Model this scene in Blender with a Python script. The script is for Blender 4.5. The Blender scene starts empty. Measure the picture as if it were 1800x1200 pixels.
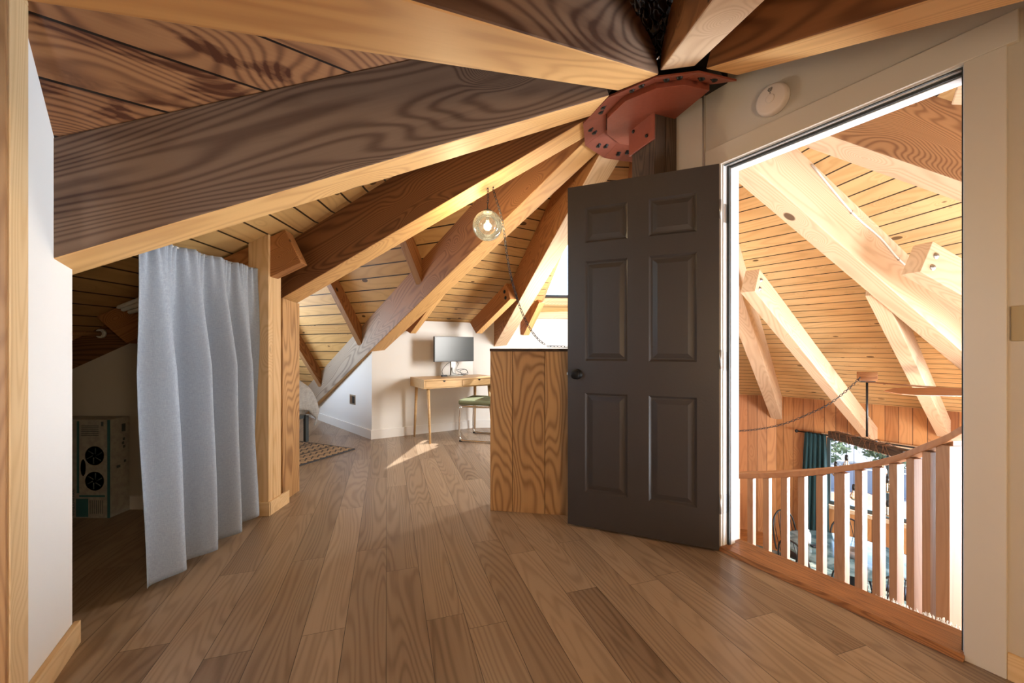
import bpy, math, random
from mathutils import Vector, Matrix
random.seed(7)
SC = bpy.context.scene
COL = SC.collection

# ------------------------------------------------------------------ camera, sky, lights, exposure
F = 700.0                      # focal length in pixels of the 1800x1200 frame
EYE = 1.07
HOR = 612.0
cam = bpy.data.cameras.new('camera')
cam.sensor_width = 36.0
cam.lens = 36.0 * F / 1800.0
cam.shift_y = (HOR - 600.0) / 1800.0
cam.clip_start = 0.05
cam.clip_end = 300
camo = bpy.data.objects.new('camera', cam)
COL.objects.link(camo)
camo.location = (0, 0, EYE)
camo.rotation_euler = (math.radians(90), 0, 0)
SC.camera = camo
vs = SC.view_settings
vs.view_transform = 'Standard'
vs.look = 'None'
vs.gamma = 1
vs.use_curve_mapping = False
vs.exposure = 0.7

w = bpy.data.worlds.new('sky')
SC.world = w
w.use_nodes = True
wn = w.node_tree.nodes
wl = w.node_tree.links
bg = wn['Background']
sky = wn.new('ShaderNodeTexSky')
sky.sky_type = 'NISHITA'
sky.sun_disc = False
sky.sun_elevation = math.radians(50)
sky.sun_rotation = math.radians(80)
wl.new(sky.outputs[0], bg.inputs[0])
bg.inputs[1].default_value = 0.7


def light(kind, name, loc, energy, color, size=None, aim=None, size_y=None):
    l = bpy.data.lights.new(name, kind)
    l.energy = energy
    l.color = color
    if kind == 'AREA':
        l.shape = 'RECTANGLE'
        l.size = size
        l.size_y = size_y or size
    elif kind == 'POINT':
        l.shadow_soft_size = size
    o = bpy.data.objects.new(name, l)
    COL.objects.link(o)
    o.location = loc
    if aim is not None:
        o.rotation_euler = Vector(aim).to_track_quat('-Z', 'Y').to_euler()
    return o


sun = light('SUN', 'sun', (10, 3, 12), 7.0, (1.0, 0.95, 0.88), aim=(-0.62, -0.10, -0.75))
sun.data.angle = math.radians(0.6)
# daylight by house windows outside the frame, then added unseen fill lamps
d1 = light('AREA', 'daylight_great_room_side_window', (6.35, 2.3, -0.5), 230, (0.78, 0.89, 1.0), 2.6, aim=(-1, -0.04, 0.06), size_y=1.6)
d1.data.spread = math.radians(110)
d2 = light('AREA', 'daylight_great_room_south_window', (5.2, -0.6, -0.9), 230, (0.88, 0.94, 1.0), 2.6, aim=(-0.35, 1, 0.22), size_y=1.5)
light('AREA', 'daylight_alcove_gable', (-4.05, 4.72, 1.35), 32, (0.72, 0.85, 1.0), 1.0, aim=(0.87, -0.42, -0.35), size_y=0.9)
light('POINT', 'added_warm_fill_behind', (0.9, -0.75, 1.05), 40, (1.0, 0.74, 0.45), 0.16)  # unseen warm fill added behind the camera, no fixture there
light('POINT', 'added_cool_fill_behind', (-0.75, -0.4, 1.0), 54, (0.86, 0.94, 1.0), 0.16)  # second unseen fill, cool, added to lift the left side
light('POINT', 'great_room_added_fill', (4.6, 2.4, -0.7), 75, (1.0, 0.97, 0.90), 0.4)  # added lamp kept out of view to brighten the great room
d3 = light('AREA', 'added_stairwell_fill', (1.15, 4.1, 1.15), 85, (1.0, 0.97, 0.92), 0.8, aim=(-0.93, 0.36, -0.05), size_y=0.9)  # no window here: area fill added behind the door for the desk wall
light('POINT', 'pendant_bulb_light', (-0.158, 2.57, 1.865), 11, (1.0, 0.80, 0.55), 0.025)

# ------------------------------------------------------------------ helpers


def V(*a):
    return Vector(a)


def at(px, py, Y):
    """world point seen at picture position px,py at depth Y in front of the camera"""
    return V((px - 900) / F * Y, Y, EYE - (py - HOR) / F * Y)


def floor_at(px, py, z=0.0):
    Y = F * (EYE - z) / (py - HOR)
    return V((px - 900) / F * Y, Y, z)


def tag(o, label=None, cat=None, group=None, kind=None):
    if label: o['label'] = label
    if cat: o['category'] = cat
    if group: o['group'] = group
    if kind: o['kind'] = kind
    return o


def frame(origin, xd, zd):
    x = Vector(xd).normalized()
    z = Vector(zd)
    z = (z - x * z.dot(x)).normalized()
    y = z.cross(x)
    M = Matrix((x, y, z)).transposed().to_4x4()
    M.translation = Vector(origin)
    return M


class MB:
    """collects geometry of one mesh"""

    def __init__(s):
        s.v = []; s.f = []; s.m = []; s.smooth = []

    def add(s, vs, fs, mi=0, sm=False):
        b = len(s.v)
        s.v += [tuple(p) for p in vs]
        for f in fs:
            s.f.append([b + i for i in f]); s.m.append(mi); s.smooth.append(sm)
        return s

    def box(s, x0, x1, y0, y1, z0, z1, mi=0, M=None, mib=None):
        p = [V(x, y, z) for z in (z0, z1) for y in (y0, y1) for x in (x0, x1)]
        if M is not None: p = [M @ q for q in p]
        b = len(s.v)
        s.v += [tuple(q) for q in p]
        fs = [(0, 2, 3, 1), (4, 5, 7, 6), (0, 1, 5, 4), (2, 6, 7, 3), (0, 4, 6, 2), (1, 3, 7, 5)]
        for k, f in enumerate(fs):
            s.f.append([b + i for i in f]); s.m.append(mib if (mib is not None and k == 0) else mi); s.smooth.append(False)
        return s

    def hexa(s, p, mi=0, mib=None):
        """eight points: bottom four in order, top four in order"""
        b = len(s.v)
        s.v += [tuple(q) for q in p]
        fs = [(3, 2, 1, 0), (4, 5, 6, 7), (0, 1, 5, 4), (1, 2, 6, 5), (2, 3, 7, 6), (3, 0, 4, 7)]
        for k, f in enumerate(fs):
            s.f.append([b + i for i in f]); s.m.append(mib if (mib is not None and k == 0) else mi); s.smooth.append(False)
        return s

    def tube(s, pts, r, n=8, mi=0, cap=True, closed=False):
        pts = [Vector(p) for p in pts]
        N = len(pts)
        rr = r if isinstance(r, (list, tuple)) else [r] * N
        rings = []
        prev = None
        for i, p in enumerate(pts):
            if closed:
                t = (pts[(i + 1) % N] - pts[i - 1]).normalized()
            else:
                t = (pts[min(i + 1, N - 1)] - pts[max(i - 1, 0)]).normalized()
            if prev is None:
                a = t.orthogonal().normalized()
            else:
                a = (prev - t * prev.dot(t))
                a = a.normalized() if a.length > 1e-6 else t.orthogonal().normalized()
            prev = a
            b = t.cross(a)
            rings.append([p + (a * math.cos(k * 2 * math.pi / n) + b * math.sin(k * 2 * math.pi / n)) * rr[i] for k in range(n)])
        b0 = len(s.v)
        for R in rings: s.v += [tuple(q) for q in R]
        last = N if closed else N - 1
        for i in range(last):
            j = (i + 1) % N
            for k in range(n):
                l = (k + 1) % n
                s.f.append([b0 + i * n + k, b0 + i * n + l, b0 + j * n + l, b0 + j * n + k]); s.m.append(mi); s.smooth.append(True)
        if cap and not closed:
            s.f.append([b0 + k for k in range(n)][::-1]); s.m.append(mi); s.smooth.append(False)
            s.f.append([b0 + (N - 1) * n + k for k in range(n)]); s.m.append(mi); s.smooth.append(False)
        return s

    def lathe(s, prof, n=32, M=None, mi=0, sm=True):
        """profile (r, z) spun about z"""
        b0 = len(s.v)
        for r, z in prof:
            for k in range(n):
                q = V(r * math.cos(k * 2 * math.pi / n), r * math.sin(k * 2 * math.pi / n), z)
                s.v.append(tuple(M @ q if M is not None else q))
        for i in range(len(prof) - 1):
            for k in range(n):
                l = (k + 1) % n
                s.f.append([b0 + i * n + k, b0 + i * n + l, b0 + (i + 1) * n + l, b0 + (i + 1) * n + k]); s.m.append(mi); s.smooth.append(sm)
        if prof[0][0] > 1e-5:
            s.f.append([b0 + k for k in range(n)][::-1]); s.m.append(mi); s.smooth.append(False)
        if prof[-1][0] > 1e-5:
            e = b0 + (len(prof) - 1) * n
            s.f.append([e + k for k in range(n)]); s.m.append(mi); s.smooth.append(False)
        return s

    def prism(s, poly, z0, z1, M=None, mi=0, mib=None):
        n = len(poly)
        P = [V(x, y, z0) for x, y in poly] + [V(x, y, z1) for x, y in poly]
        if M is not None: P = [M @ q for q in P]
        b = len(s.v)
        s.v += [tuple(q) for q in P]
        s.f.append([b + i for i in range(n)][::-1]); s.m.append(mi if mib is None else mib); s.smooth.append(False)
        s.f.append([b + n + i for i in range(n)]); s.m.append(mi); s.smooth.append(False)
        for i in range(n):
            j = (i + 1) % n
            s.f.append([b + i, b + j, b + n + j, b + n + i]); s.m.append(mi); s.smooth.append(False)
        return s

    def build(s, name, mats, parent=None, M=None, bevel=0, local=False):
        """M: object matrix. local=True means the vertices are already in that frame"""
        me = bpy.data.meshes.new(name)
        vs_ = s.v
        if M is not None and not local:
            Mi = M.inverted()
            vs_ = [tuple(Mi @ Vector(p)) for p in s.v]
        me.from_pydata(vs_, [], s.f)
        if not isinstance(mats, (list, tuple)): mats = [mats]
        for m in mats: me.materials.append(m)
        for p, mi, sm in zip(me.polygons, s.m, s.smooth):
            p.material_index = mi; p.use_smooth = sm
        me.update()
        o = bpy.data.objects.new(name, me)
        COL.objects.link(o)
        if M is not None: o.matrix_world = M
        if parent is not None:
            o.parent = parent
            o.matrix_parent_inverse = parent.matrix_world.inverted()
        if bevel:
            b = o.modifiers.new('bevel', 'BEVEL')
            b.width = bevel; b.segments = 2; b.limit_method = 'ANGLE'; b.angle_limit = math.radians(50)
        return o


def empty(name, loc, rz=0):
    o = bpy.data.objects.new(name, None)
    COL.objects.link(o)
    o.empty_display_size = 0.1
    o.matrix_world = Matrix.Translation(Vector(loc)) @ Matrix.Rotation(rz, 4, 'Z')
    return o


def smooth_path(pts, n=8):
    """Catmull-Rom through the points"""
    P = [Vector(p) for p in pts]
    P = [2 * P[0] - P[1]] + P + [2 * P[-1] - P[-2]]
    out = []
    for i in range(1, len(P) - 2):
        for k in range(n):
            t = k / n
            a, b, c, d = P[i - 1], P[i], P[i + 1], P[i + 2]
            out.append(0.5 * ((2 * b) + (c - a) * t + (2 * a - 5 * b + 4 * c - d) * t * t + (3 * b - a - 3 * c + d) * t ** 3))
    out.append(P[-2])
    return out


# ------------------------------------------------------------------ materials
def mat(name):
    m = bpy.data.materials.new(name)
    m.use_nodes = True
    return m, m.node_tree.nodes, m.node_tree.links, m.node_tree.nodes['Principled BSDF']


def plain(name, color, rough=0.6, metal=0, bump=0, bscale=80, var=0.0, spec=0.5, emit=None, estr=0, trans=0, ior=1.45, alpha=1):
    m, N, L, B = mat(name)
    B.inputs['Base Color'].default_value = (*color, 1)
    B.inputs['Roughness'].default_value = rough
    B.inputs['Metallic'].default_value = metal
    B.inputs['Specular IOR Level'].default_value = spec
    B.inputs['Transmission Weight'].default_value = trans
    B.inputs['IOR'].default_value = ior
    B.inputs['Alpha'].default_value = alpha
    if emit:
        B.inputs['Emission Color'].default_value = (*emit, 1)
        B.inputs['Emission Strength'].default_value = estr
    tc = N.new('ShaderNodeTexCoord')
    nz = N.new('ShaderNodeTexNoise')
    nz.inputs['Scale'].default_value = bscale
    nz.inputs['Detail'].default_value = 4
    L.new(tc.outputs['Object'], nz.inputs['Vector'])
    if var:
        mx = N.new('ShaderNodeMix'); mx.data_type = 'RGBA'
        mx.inputs[6].default_value = (*[c * (1 - var) for c in color], 1)
        mx.inputs[7].default_value = (*[min(1, c * (1 + var)) for c in color], 1)
        L.new(nz.outputs[0], mx.inputs[0])
        L.new(mx.outputs[2], B.inputs['Base Color'])
    if bump:
        bp = N.new('ShaderNodeBump')
        bp.inputs['Strength'].default_value = bump
        bp.inputs['Distance'].default_value = 0.002
        L.new(nz.outputs[0], bp.inputs['Height'])
        L.new(bp.outputs[0], B.inputs['Normal'])
    return m


def wood(name, light_c, dark_c, K=7.0, xs=0.55, ys=3.2, knots=0.0, kscale=1.6, rough=0.55, board=None, blen=None,
         bvar=0.35, seam=0.0025, fibre=0.35, spec=0.35, seamcol=0.12, contrast=1.0, stain=0.0, tints=None, fade=None, boff=0.0):
    """timber: contour lines of stretched noise give the grain; x is the grain direction of the object frame"""
    m, N, L, B = mat(name)

    def M(op, a, b=None, c=None):
        n = N.new('ShaderNodeMath'); n.operation = op
        for k, q in enumerate((a, b, c)):
            if q is None: continue
            if isinstance(q, (int, float)): n.inputs[k].default_value = q
            else: L.new(q, n.inputs[k])
        return n.outputs[0]

    tc = N.new('ShaderNodeTexCoord')
    sep = N.new('ShaderNodeSeparateXYZ'); L.new(tc.outputs['Object'], sep.inputs[0])
    x, y, z = sep.outputs
    oi = N.new('ShaderNodeObjectInfo')
    rnd = M('MULTIPLY', oi.outputs['Random'], 37.0)
    seam_mask = None; tone = None
    if board:
        yb = M('DIVIDE', M('ADD', y, 50 * board + boff), board)
        idx = M('FLOOR', yb); fr = M('FRACT', yb)
        d = M('MULTIPLY', M('MINIMUM', fr, M('SUBTRACT', 1.0, fr)), board)
        seam_mask = M('LESS_THAN', d, seam)
        wn1 = N.new('ShaderNodeTexWhiteNoise'); wn1.noise_dimensions = '1D'
        L.new(idx, wn1.inputs['W'])
        tone = wn1.outputs[0]
        off = M('MULTIPLY', wn1.outputs[0], 13.7)
        if blen:
            xb = M('ADD', M('DIVIDE', x, blen), M('ADD', off, 40.0))
            ix = M('FLOOR', xb); fx = M('FRACT', xb)
            dx = M('MULTIPLY', M('MINIMUM', fx, M('SUBTRACT', 1.0, fx)), blen)
            seam_mask = M('MAXIMUM', seam_mask, M('LESS_THAN', dx, seam * 0.8))
            wn2 = N.new('ShaderNodeTexWhiteNoise'); wn2.noise_dimensions = '2D'
            cb = N.new('ShaderNodeCombineXYZ'); L.new(ix, cb.inputs[0]); L.new(idx, cb.inputs[1])
            L.new(cb.outputs[0], wn2.inputs['Vector'])
            tone = wn2.outputs[0]
            off = M('ADD', off, M('MULTIPLY', wn2.outputs[0], 23.0))
        rnd = M('ADD', rnd, off)
    cv = N.new('ShaderNodeCombineXYZ')
    L.new(M('ADD', M('MULTIPLY', x, xs), rnd), cv.inputs[0])
    L.new(M('ADD', M('MULTIPLY', y, ys), rnd), cv.inputs[1])
    L.new(M('MULTIPLY', z, ys), cv.inputs[2])
    nz = N.new('ShaderNodeTexNoise')
    nz.inputs['Scale'].default_value = 1.0; nz.inputs['Detail'].default_value = 2.0; nz.inputs['Roughness'].default_value = 0.35
    L.new(cv.outputs[0], nz.inputs['Vector'])
    h = nz.outputs[0]
    kmask = None
    if knots:
        cv2 = N.new('ShaderNodeCombineXYZ')
        L.new(M('ADD', M('MULTIPLY', x, kscale), rnd), cv2.inputs[0])
        L.new(M('ADD', M('MULTIPLY', y, kscale * 1.9), rnd), cv2.inputs[1])
        L.new(M('MULTIPLY', z, kscale * 1.9), cv2.inputs[2])
        vo = N.new('ShaderNodeTexVoronoi'); vo.feature = 'F1'; vo.inputs['Scale'].default_value = 1.0
        L.new(cv2.outputs[0], vo.inputs['Vector'])
        dist = vo.outputs['Distance']
        fall = M('POWER', M('MAXIMUM', M('SUBTRACT', 1.0, M('MULTIPLY', dist, 3.0)), 0.0), 2.0)
        h = M('ADD', h, M('MULTIPLY', fall, 0.35))
        sepc = N.new('ShaderNodeSeparateColor'); L.new(vo.outputs['Color'], sepc.inputs[0])
        size = M('MULTIPLY', sepc.outputs[0], 0.11 * knots)
        kmask = M('SMOOTH_MIN', 1.0, M('MULTIPLY', M('MAXIMUM', M('SUBTRACT', size, dist), 0.0), 45.0), 0.1)
    ring = M('MULTIPLY_ADD', M('SINE', M('MULTIPLY', h, K * 6.283 * 12.0)), 0.5, 0.5)
    ring = M('MULTIPLY', M('POWER', ring, 2.0), 1.15)
    cf = N.new('ShaderNodeCombineXYZ')
    L.new(M('ADD', M('MULTIPLY', x, 4.0), rnd), cf.inputs[0])
    L.new(M('MULTIPLY', y, 130.0), cf.inputs[1]); L.new(M('MULTIPLY', z, 130.0), cf.inputs[2])
    nf = N.new('ShaderNodeTexNoise'); nf.inputs['Scale'].default_value = 1.0; nf.inputs['Detail'].default_value = 3
    L.new(cf.outputs[0], nf.inputs['Vector'])
    g = M('ADD', M('MULTIPLY', ring, 1 - fibre), M('MULTIPLY', nf.outputs[0], fibre))
    # broad mottling
    nb = N.new('ShaderNodeTexNoise'); nb.inputs['Scale'].default_value = 0.6; nb.inputs['Detail'].default_value = 3
    L.new(cv.outputs[0], nb.inputs['Vector'])
    g = M('ADD', M('MULTIPLY', M('SUBTRACT', g, 0.4), 0.62 * contrast), 0.4 * contrast)
    g = M('ADD', g, M('MULTIPLY', M('SUBTRACT', nb.outputs[0], 0.5), 0.9))
    if tone is not None:
        g = M('ADD', g, M('MULTIPLY', M('SUBTRACT', tone, 0.5), bvar * 2))
    if stain:
        ns = N.new('ShaderNodeTexNoise'); ns.inputs['Scale'].default_value = 2.2; ns.inputs['Detail'].default_value = 5
        ns.inputs['Distortion'].default_value = 1.5
        L.new(cv.outputs[0], ns.inputs['Vector'])
        sm_ = M('MULTIPLY', M('MAXIMUM', M('SUBTRACT', ns.outputs[0], 0.53), 0.0), 9.0 * stain)
        g = M('ADD', g, M('MINIMUM', sm_, 0.7))
    mx = N.new('ShaderNodeMix'); mx.data_type = 'RGBA'; mx.clamp_factor = True
    mx.inputs[6].default_value = (*light_c, 1); mx.inputs[7].default_value = (*dark_c, 1)
    L.new(g, mx.inputs[0])
    colr = mx.outputs[2]
    if fade:
        x0_, x1_, l2, d2_ = fade
        m2_ = N.new('ShaderNodeMix'); m2_.data_type = 'RGBA'; m2_.clamp_factor = True
        m2_.inputs[6].default_value = (*l2, 1); m2_.inputs[7].default_value = (*d2_, 1)
        L.new(g, m2_.inputs[0])
        m3_ = N.new('ShaderNodeMix'); m3_.data_type = 'RGBA'; m3_.clamp_factor = True
        L.new(M('DIVIDE', M('SUBTRACT', M('ADD', x, M('MULTIPLY', nb.outputs[0], 0.8)), x0_ + 0.4), x1_ - x0_), m3_.inputs[0])
        L.new(colr, m3_.inputs[6]); L.new(m2_.outputs[2], m3_.inputs[7]); colr = m3_.outputs[2]
    if tints and tone is not None:
        rp = N.new('ShaderNodeValToRGB'); rp.color_ramp.interpolation = 'LINEAR'
        e = rp.color_ramp.elements
        for k, c in enumerate(tints):
            p = k / (len(tints) - 1)
            if k == 0: e[0].position = 0; e[0].color = (*c, 1)
            elif k == len(tints) - 1: e[-1].position = 1; e[-1].color = (*c, 1)
            else:
                q = e.new(p); q.color = (*c, 1)
        L.new(M('FRACT', M('MULTIPLY', tone, 7.31)), rp.inputs[0])
        mt = N.new('ShaderNodeMix'); mt.data_type = 'RGBA'; mt.blend_type = 'MULTIPLY'; mt.inputs[0].default_value = 1
        L.new(colr, mt.inputs[6]); L.new(rp.outputs[0], mt.inputs[7]); colr = mt.outputs[2]
    if kmask is not None:
        mk = N.new('ShaderNodeMix'); mk.data_type = 'RGBA'; mk.clamp_factor = True
        mk.inputs[7].default_value = (*[c * 0.3 for c in dark_c], 1)
        L.new(kmask, mk.inputs[0]); L.new(colr, mk.inputs[6]); colr = mk.outputs[2]
    hgt = M('MULTIPLY', g, -0.3)
    if seam_mask is not None:
        msk = N.new('ShaderNodeMix'); msk.data_type = 'RGBA'
        msk.inputs[7].default_value = (*[c * seamcol for c in dark_c], 1)
        L.new(seam_mask, msk.inputs[0]); L.new(colr, msk.inputs[6]); colr = msk.outputs[2]
        hgt = M('SUBTRACT', hgt, M('MULTIPLY', seam_mask, 1.5))
    L.new(colr, B.inputs['Base Color'])
    B.inputs['Roughness'].default_value = rough
    B.inputs['Specular IOR Level'].default_value = spec
    bp = N.new('ShaderNodeBump'); bp.inputs['Strength'].default_value = 0.35; bp.inputs['Distance'].default_value = 0.002
    L.new(hgt, bp.inputs['Height']); L.new(bp.outputs[0], B.inputs['Normal'])
    return m


W_SIDE = wood('beam_side_stained', (0.30, 0.135, 0.055), (0.075, 0.026, 0.010), K=5.5, xs=0.30, ys=2.0, knots=0.9, kscale=1.3, rough=0.55)
W_OLD = wood('beam_side_weathered', (0.25, 0.155, 0.098), (0.060, 0.027, 0.015), K=6.5, xs=0.30, ys=1.9, knots=1.0, kscale=1.25, rough=0.55, stain=0.3, fibre=0.3)
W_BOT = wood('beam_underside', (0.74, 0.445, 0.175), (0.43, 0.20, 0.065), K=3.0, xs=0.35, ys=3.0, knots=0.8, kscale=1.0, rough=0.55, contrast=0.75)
W_PALE = wood('beam_pale', (0.74, 0.55, 0.36), (0.46, 0.27, 0.145), K=3.0, xs=0.35, ys=2.8, knots=1.0, kscale=1.6, rough=0.55, contrast=0.7)  # great room beams made paler: strong light put into the colour
W_DARKPALE = wood('beam_plywood_grain', (0.44, 0.23, 0.10), (0.13, 0.05, 0.02), K=6, xs=0.9, ys=4.0, rough=0.55)
W_GREY = wood('beam_side_painted_daylight', (0.43, 0.185, 0.065), (0.15, 0.052, 0.017), K=4.5, xs=0.30, ys=2.4, knots=1.0, kscale=1.5, rough=0.6,
              fade=(2.9, 4.0, (0.42, 0.335, 0.25), (0.13, 0.085, 0.055)))  # daylight on the lower end is put into the colour as grey
W_JACK = wood('rafter_brown', (0.47, 0.215, 0.075), (0.18, 0.064, 0.020), K=4, xs=0.4, ys=3, knots=0.9, kscale=2.2, rough=0.6)
W_TRIM = wood('pine_trim', (0.76, 0.55, 0.31), (0.52, 0.31, 0.13), K=3.2, xs=0.35, ys=4, knots=0.9, kscale=1.5, rough=0.5, contrast=0.7)
W_TRIMD = wood('pine_trim_brown', (0.42, 0.23, 0.10), (0.24, 0.11, 0.045), K=3, xs=0.5, ys=5, rough=0.5)
W_POST = wood('post_old', (0.10, 0.062, 0.038), (0.022, 0.013, 0.008), K=4, xs=0.4, ys=5, rough=0.75, stain=0.5)
W_CEIL = wood('ceiling_boards', (0.78, 0.56, 0.28), (0.50, 0.30, 0.115), K=1.4, xs=0.5, ys=3, knots=1.5, kscale=3.6, rough=0.5,
              board=0.137, bvar=0.16, seam=0.006, seamcol=0.08, contrast=0.6)
W_CEILL = wood('ceiling_boards_loft', (0.68, 0.43, 0.175), (0.43, 0.225, 0.075), K=1.4, xs=0.5, ys=3, knots=1.6, kscale=3.6, rough=0.5,
               board=0.137, bvar=0.18, seam=0.006, seamcol=0.08, contrast=0.6)
W_CEILBIG = wood('ceiling_boards_wide', (0.36, 0.165, 0.068), (0.065, 0.018, 0.007), K=3.0, xs=0.8, ys=2.4, knots=1.1, kscale=1.5, rough=0.38,
                 board=0.168, boff=-0.065, bvar=0.12, seam=0.0035, seamcol=0.1, stain=0.8)
W_FLOOR = wood('floor_planks', (0.37, 0.272, 0.186), (0.125, 0.076, 0.045), K=2.6, xs=0.45, ys=4.5, rough=0.33, board=0.15, blen=1.22,
               bvar=0.26, seam=0.0011, seamcol=0.35, spec=0.5, contrast=0.85, fibre=0.45)
W_FLOOR2 = wood('ground_floor_boards', (0.58, 0.27, 0.09), (0.36, 0.14, 0.04), K=2, rough=0.35, board=0.09, blen=1.5, bvar=0.2, seam=0.001)
W_CEDAR = wood('cedar_boards', (0.68, 0.35, 0.14), (0.30, 0.115, 0.04), K=1.8, xs=0.4, ys=3, knots=0.6, kscale=1.5, rough=0.5, board=0.145,
               bvar=0.25, seam=0.004, seamcol=0.5, contrast=0.6, tints=[(1, 1, 1), (0.70, 0.52, 0.42), (1.0, 0.92, 0.8), (0.50, 0.36, 0.30), (0.9, 0.8, 0.70), (0.72, 0.58, 0.48)])
W_PLY = wood('plywood', (0.62, 0.37, 0.16), (0.17, 0.07, 0.022), K=3.6, xs=0.6, ys=3.0, rough=0.5, contrast=0.95)
W_OAK = wood('threshold_oak', (0.38, 0.165, 0.06), (0.09, 0.03, 0.011), K=2.5, xs=0.8, ys=12, rough=0.4)
W_RAIL = wood('handrail', (0.34, 0.15, 0.062), (0.20, 0.08, 0.03), K=2, rough=0.4, contrast=0.6)
W_BAL = wood('baluster', (0.33, 0.170, 0.085), (0.20, 0.09, 0.04), K=2, xs=0.5, ys=8, rough=0.5, contrast=0.6)
W_DESK = wood('desk_veneer', (0.60, 0.40, 0.20), (0.42, 0.25, 0.11), K=2, xs=0.6, ys=6, rough=0.4, contrast=0.6)
KNOB = plain('matte_black_knob', (0.006, 0.006, 0.006), 0.5, spec=0.25)
WHITE = plain('white_wall', (0.78, 0.77, 0.745), 0.75, bump=0.08, bscale=220)
GREIGE = plain('painted_wall', (0.56, 0.52, 0.46), 0.7, bump=0.15, bscale=260)
GREIGE_T = plain('painted_trim', (0.62, 0.58, 0.52), 0.45)
BASEW = plain('white_baseboard', (0.80, 0.79, 0.77), 0.5)
JAMB = plain('jamb_paint', (0.72, 0.75, 0.78), 0.45)
SEAL = plain('weather_seal', (0.035, 0.038, 0.036), 0.6)
DOORM = plain('door_paint', (0.043, 0.036, 0.033), 0.42, bump=0.25, bscale=90)
BLACK = plain('black_satin', (0.012, 0.012, 0.012), 0.35)
BLACKP = plain('black_plastic_sheet', (0.006, 0.006, 0.007), 0.12, spec=0.8)
IRON = plain('red_steel', (0.25, 0.066, 0.038), 0.42, bump=0.5, bscale=40, var=0.12)
BOLT = plain('dark_bolt', (0.02, 0.022, 0.022), 0.4, metal=0.6)
STEEL = plain('galvanised', (0.45, 0.45, 0.45), 0.35, metal=0.9)
CHROME = plain('chrome', (0.75, 0.75, 0.75), 0.12, metal=1.0)
GLASS = plain('clear_glass', (1, 1, 1), 0.0, trans=1.0, ior=1.05)
SCREEN = plain('screen', (0.025, 0.03, 0.03), 0.3)
SILVER = plain('silver_plastic', (0.50, 0.50, 0.48), 0.35, metal=0.3)
SMOKE = plain('detector_plastic', (0.74, 0.66, 0.60), 0.5)
BEIGE = plain('switch_plate', (0.40, 0.31, 0.17), 0.45)
WHITEP = plain('white_plastic', (0.75, 0.75, 0.72), 0.45)
GREENF = plain('olive_fabric', (0.17, 0.19, 0.11), 0.85, bump=0.4, bscale=400)
BRASS = plain('bulb_filament', (1, 0.6, 0.25), 0.5, emit=(1.0, 0.62, 0.28), estr=6)
TEAL = plain('teal_fabric', (0.018, 0.055, 0.062), 0.85, bump=0.3, bscale=300)
WALLP = plain('ext_wall_white', (0.85, 0.86, 0.88), 0.8)
GRASS = plain('ext_ground_gravel', (0.20, 0.20, 0.20), 0.9, bump=0.5, bscale=3, var=0.15)
LEAF = plain('foliage', (0.17, 0.21, 0.10), 0.9, var=0.5, bscale=5)
BARK = plain('bark', (0.12, 0.08, 0.05), 0.9)


def fabric(name, c, c2, scale=420):
    m, N, L, B = mat(name)
    tc = N.new('ShaderNodeTexCoord')
    mp = N.new('ShaderNodeMapping'); mp.inputs['Scale'].default_value = (1, 1, 1)
    L.new(tc.outputs['UV'], mp.inputs['Vector'])
    a = N.new('ShaderNodeTexNoise'); a.inputs['Scale'].default_value = scale; a.inputs['Detail'].default_value = 2
    m1 = N.new('ShaderNodeMapping'); m1.inputs['Scale'].default_value = (1, 0.06, 0.06)
    m2 = N.new('ShaderNodeMapping'); m2.inputs['Scale'].default_value = (0.06, 0.06, 1)
    L.new(tc.outputs['Object'], m1.inputs[0]); L.new(tc.outputs['Object'], m2.inputs[0])
    b = N.new('ShaderNodeTexNoise'); b.inputs['Scale'].default_value = scale; b.inputs['Detail'].default_value = 2
    L.new(m1.outputs[0], a.inputs['Vector']); L.new(m2.outputs[0], b.inputs['Vector'])
    ad = N.new('ShaderNodeMath'); ad.operation = 'ADD'; L.new(a.outputs[0], ad.inputs[0]); L.new(b.outputs[0], ad.inputs[1])
    hf = N.new('ShaderNodeMath'); hf.operation = 'MULTIPLY_ADD'; hf.inputs[1].default_value = 1.6; hf.inputs[2].default_value = -1.1
    L.new(ad.outputs[0], hf.inputs[0])
    mx = N.new('ShaderNodeMix'); mx.data_type = 'RGBA'; mx.clamp_factor = True
    mx.inputs[6].default_value = (*c, 1); mx.inputs[7].default_value = (*c2, 1)
    L.new(hf.outputs[0], mx.inputs[0]); L.new(mx.outputs[2], B.inputs['Base Color'])
    B.inputs['Roughness'].default_value = 0.85
    B.inputs['Specular IOR Level'].default_value = 0.15
    bp = N.new('ShaderNodeBump'); bp.inputs['Strength'].default_value = 0.2; bp.inputs['Distance'].default_value = 0.001
    L.new(ad.outputs[0], bp.inputs['Height']); L.new(bp.outputs[0], B.inputs['Normal'])
    return m


LINEN = fabric('linen_grey', (0.35, 0.39, 0.445), (0.24, 0.275, 0.325), 1100)
DUVET = fabric('duvet_grey', (0.44, 0.43, 0.41), (0.30, 0.29, 0.28), 200)


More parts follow.
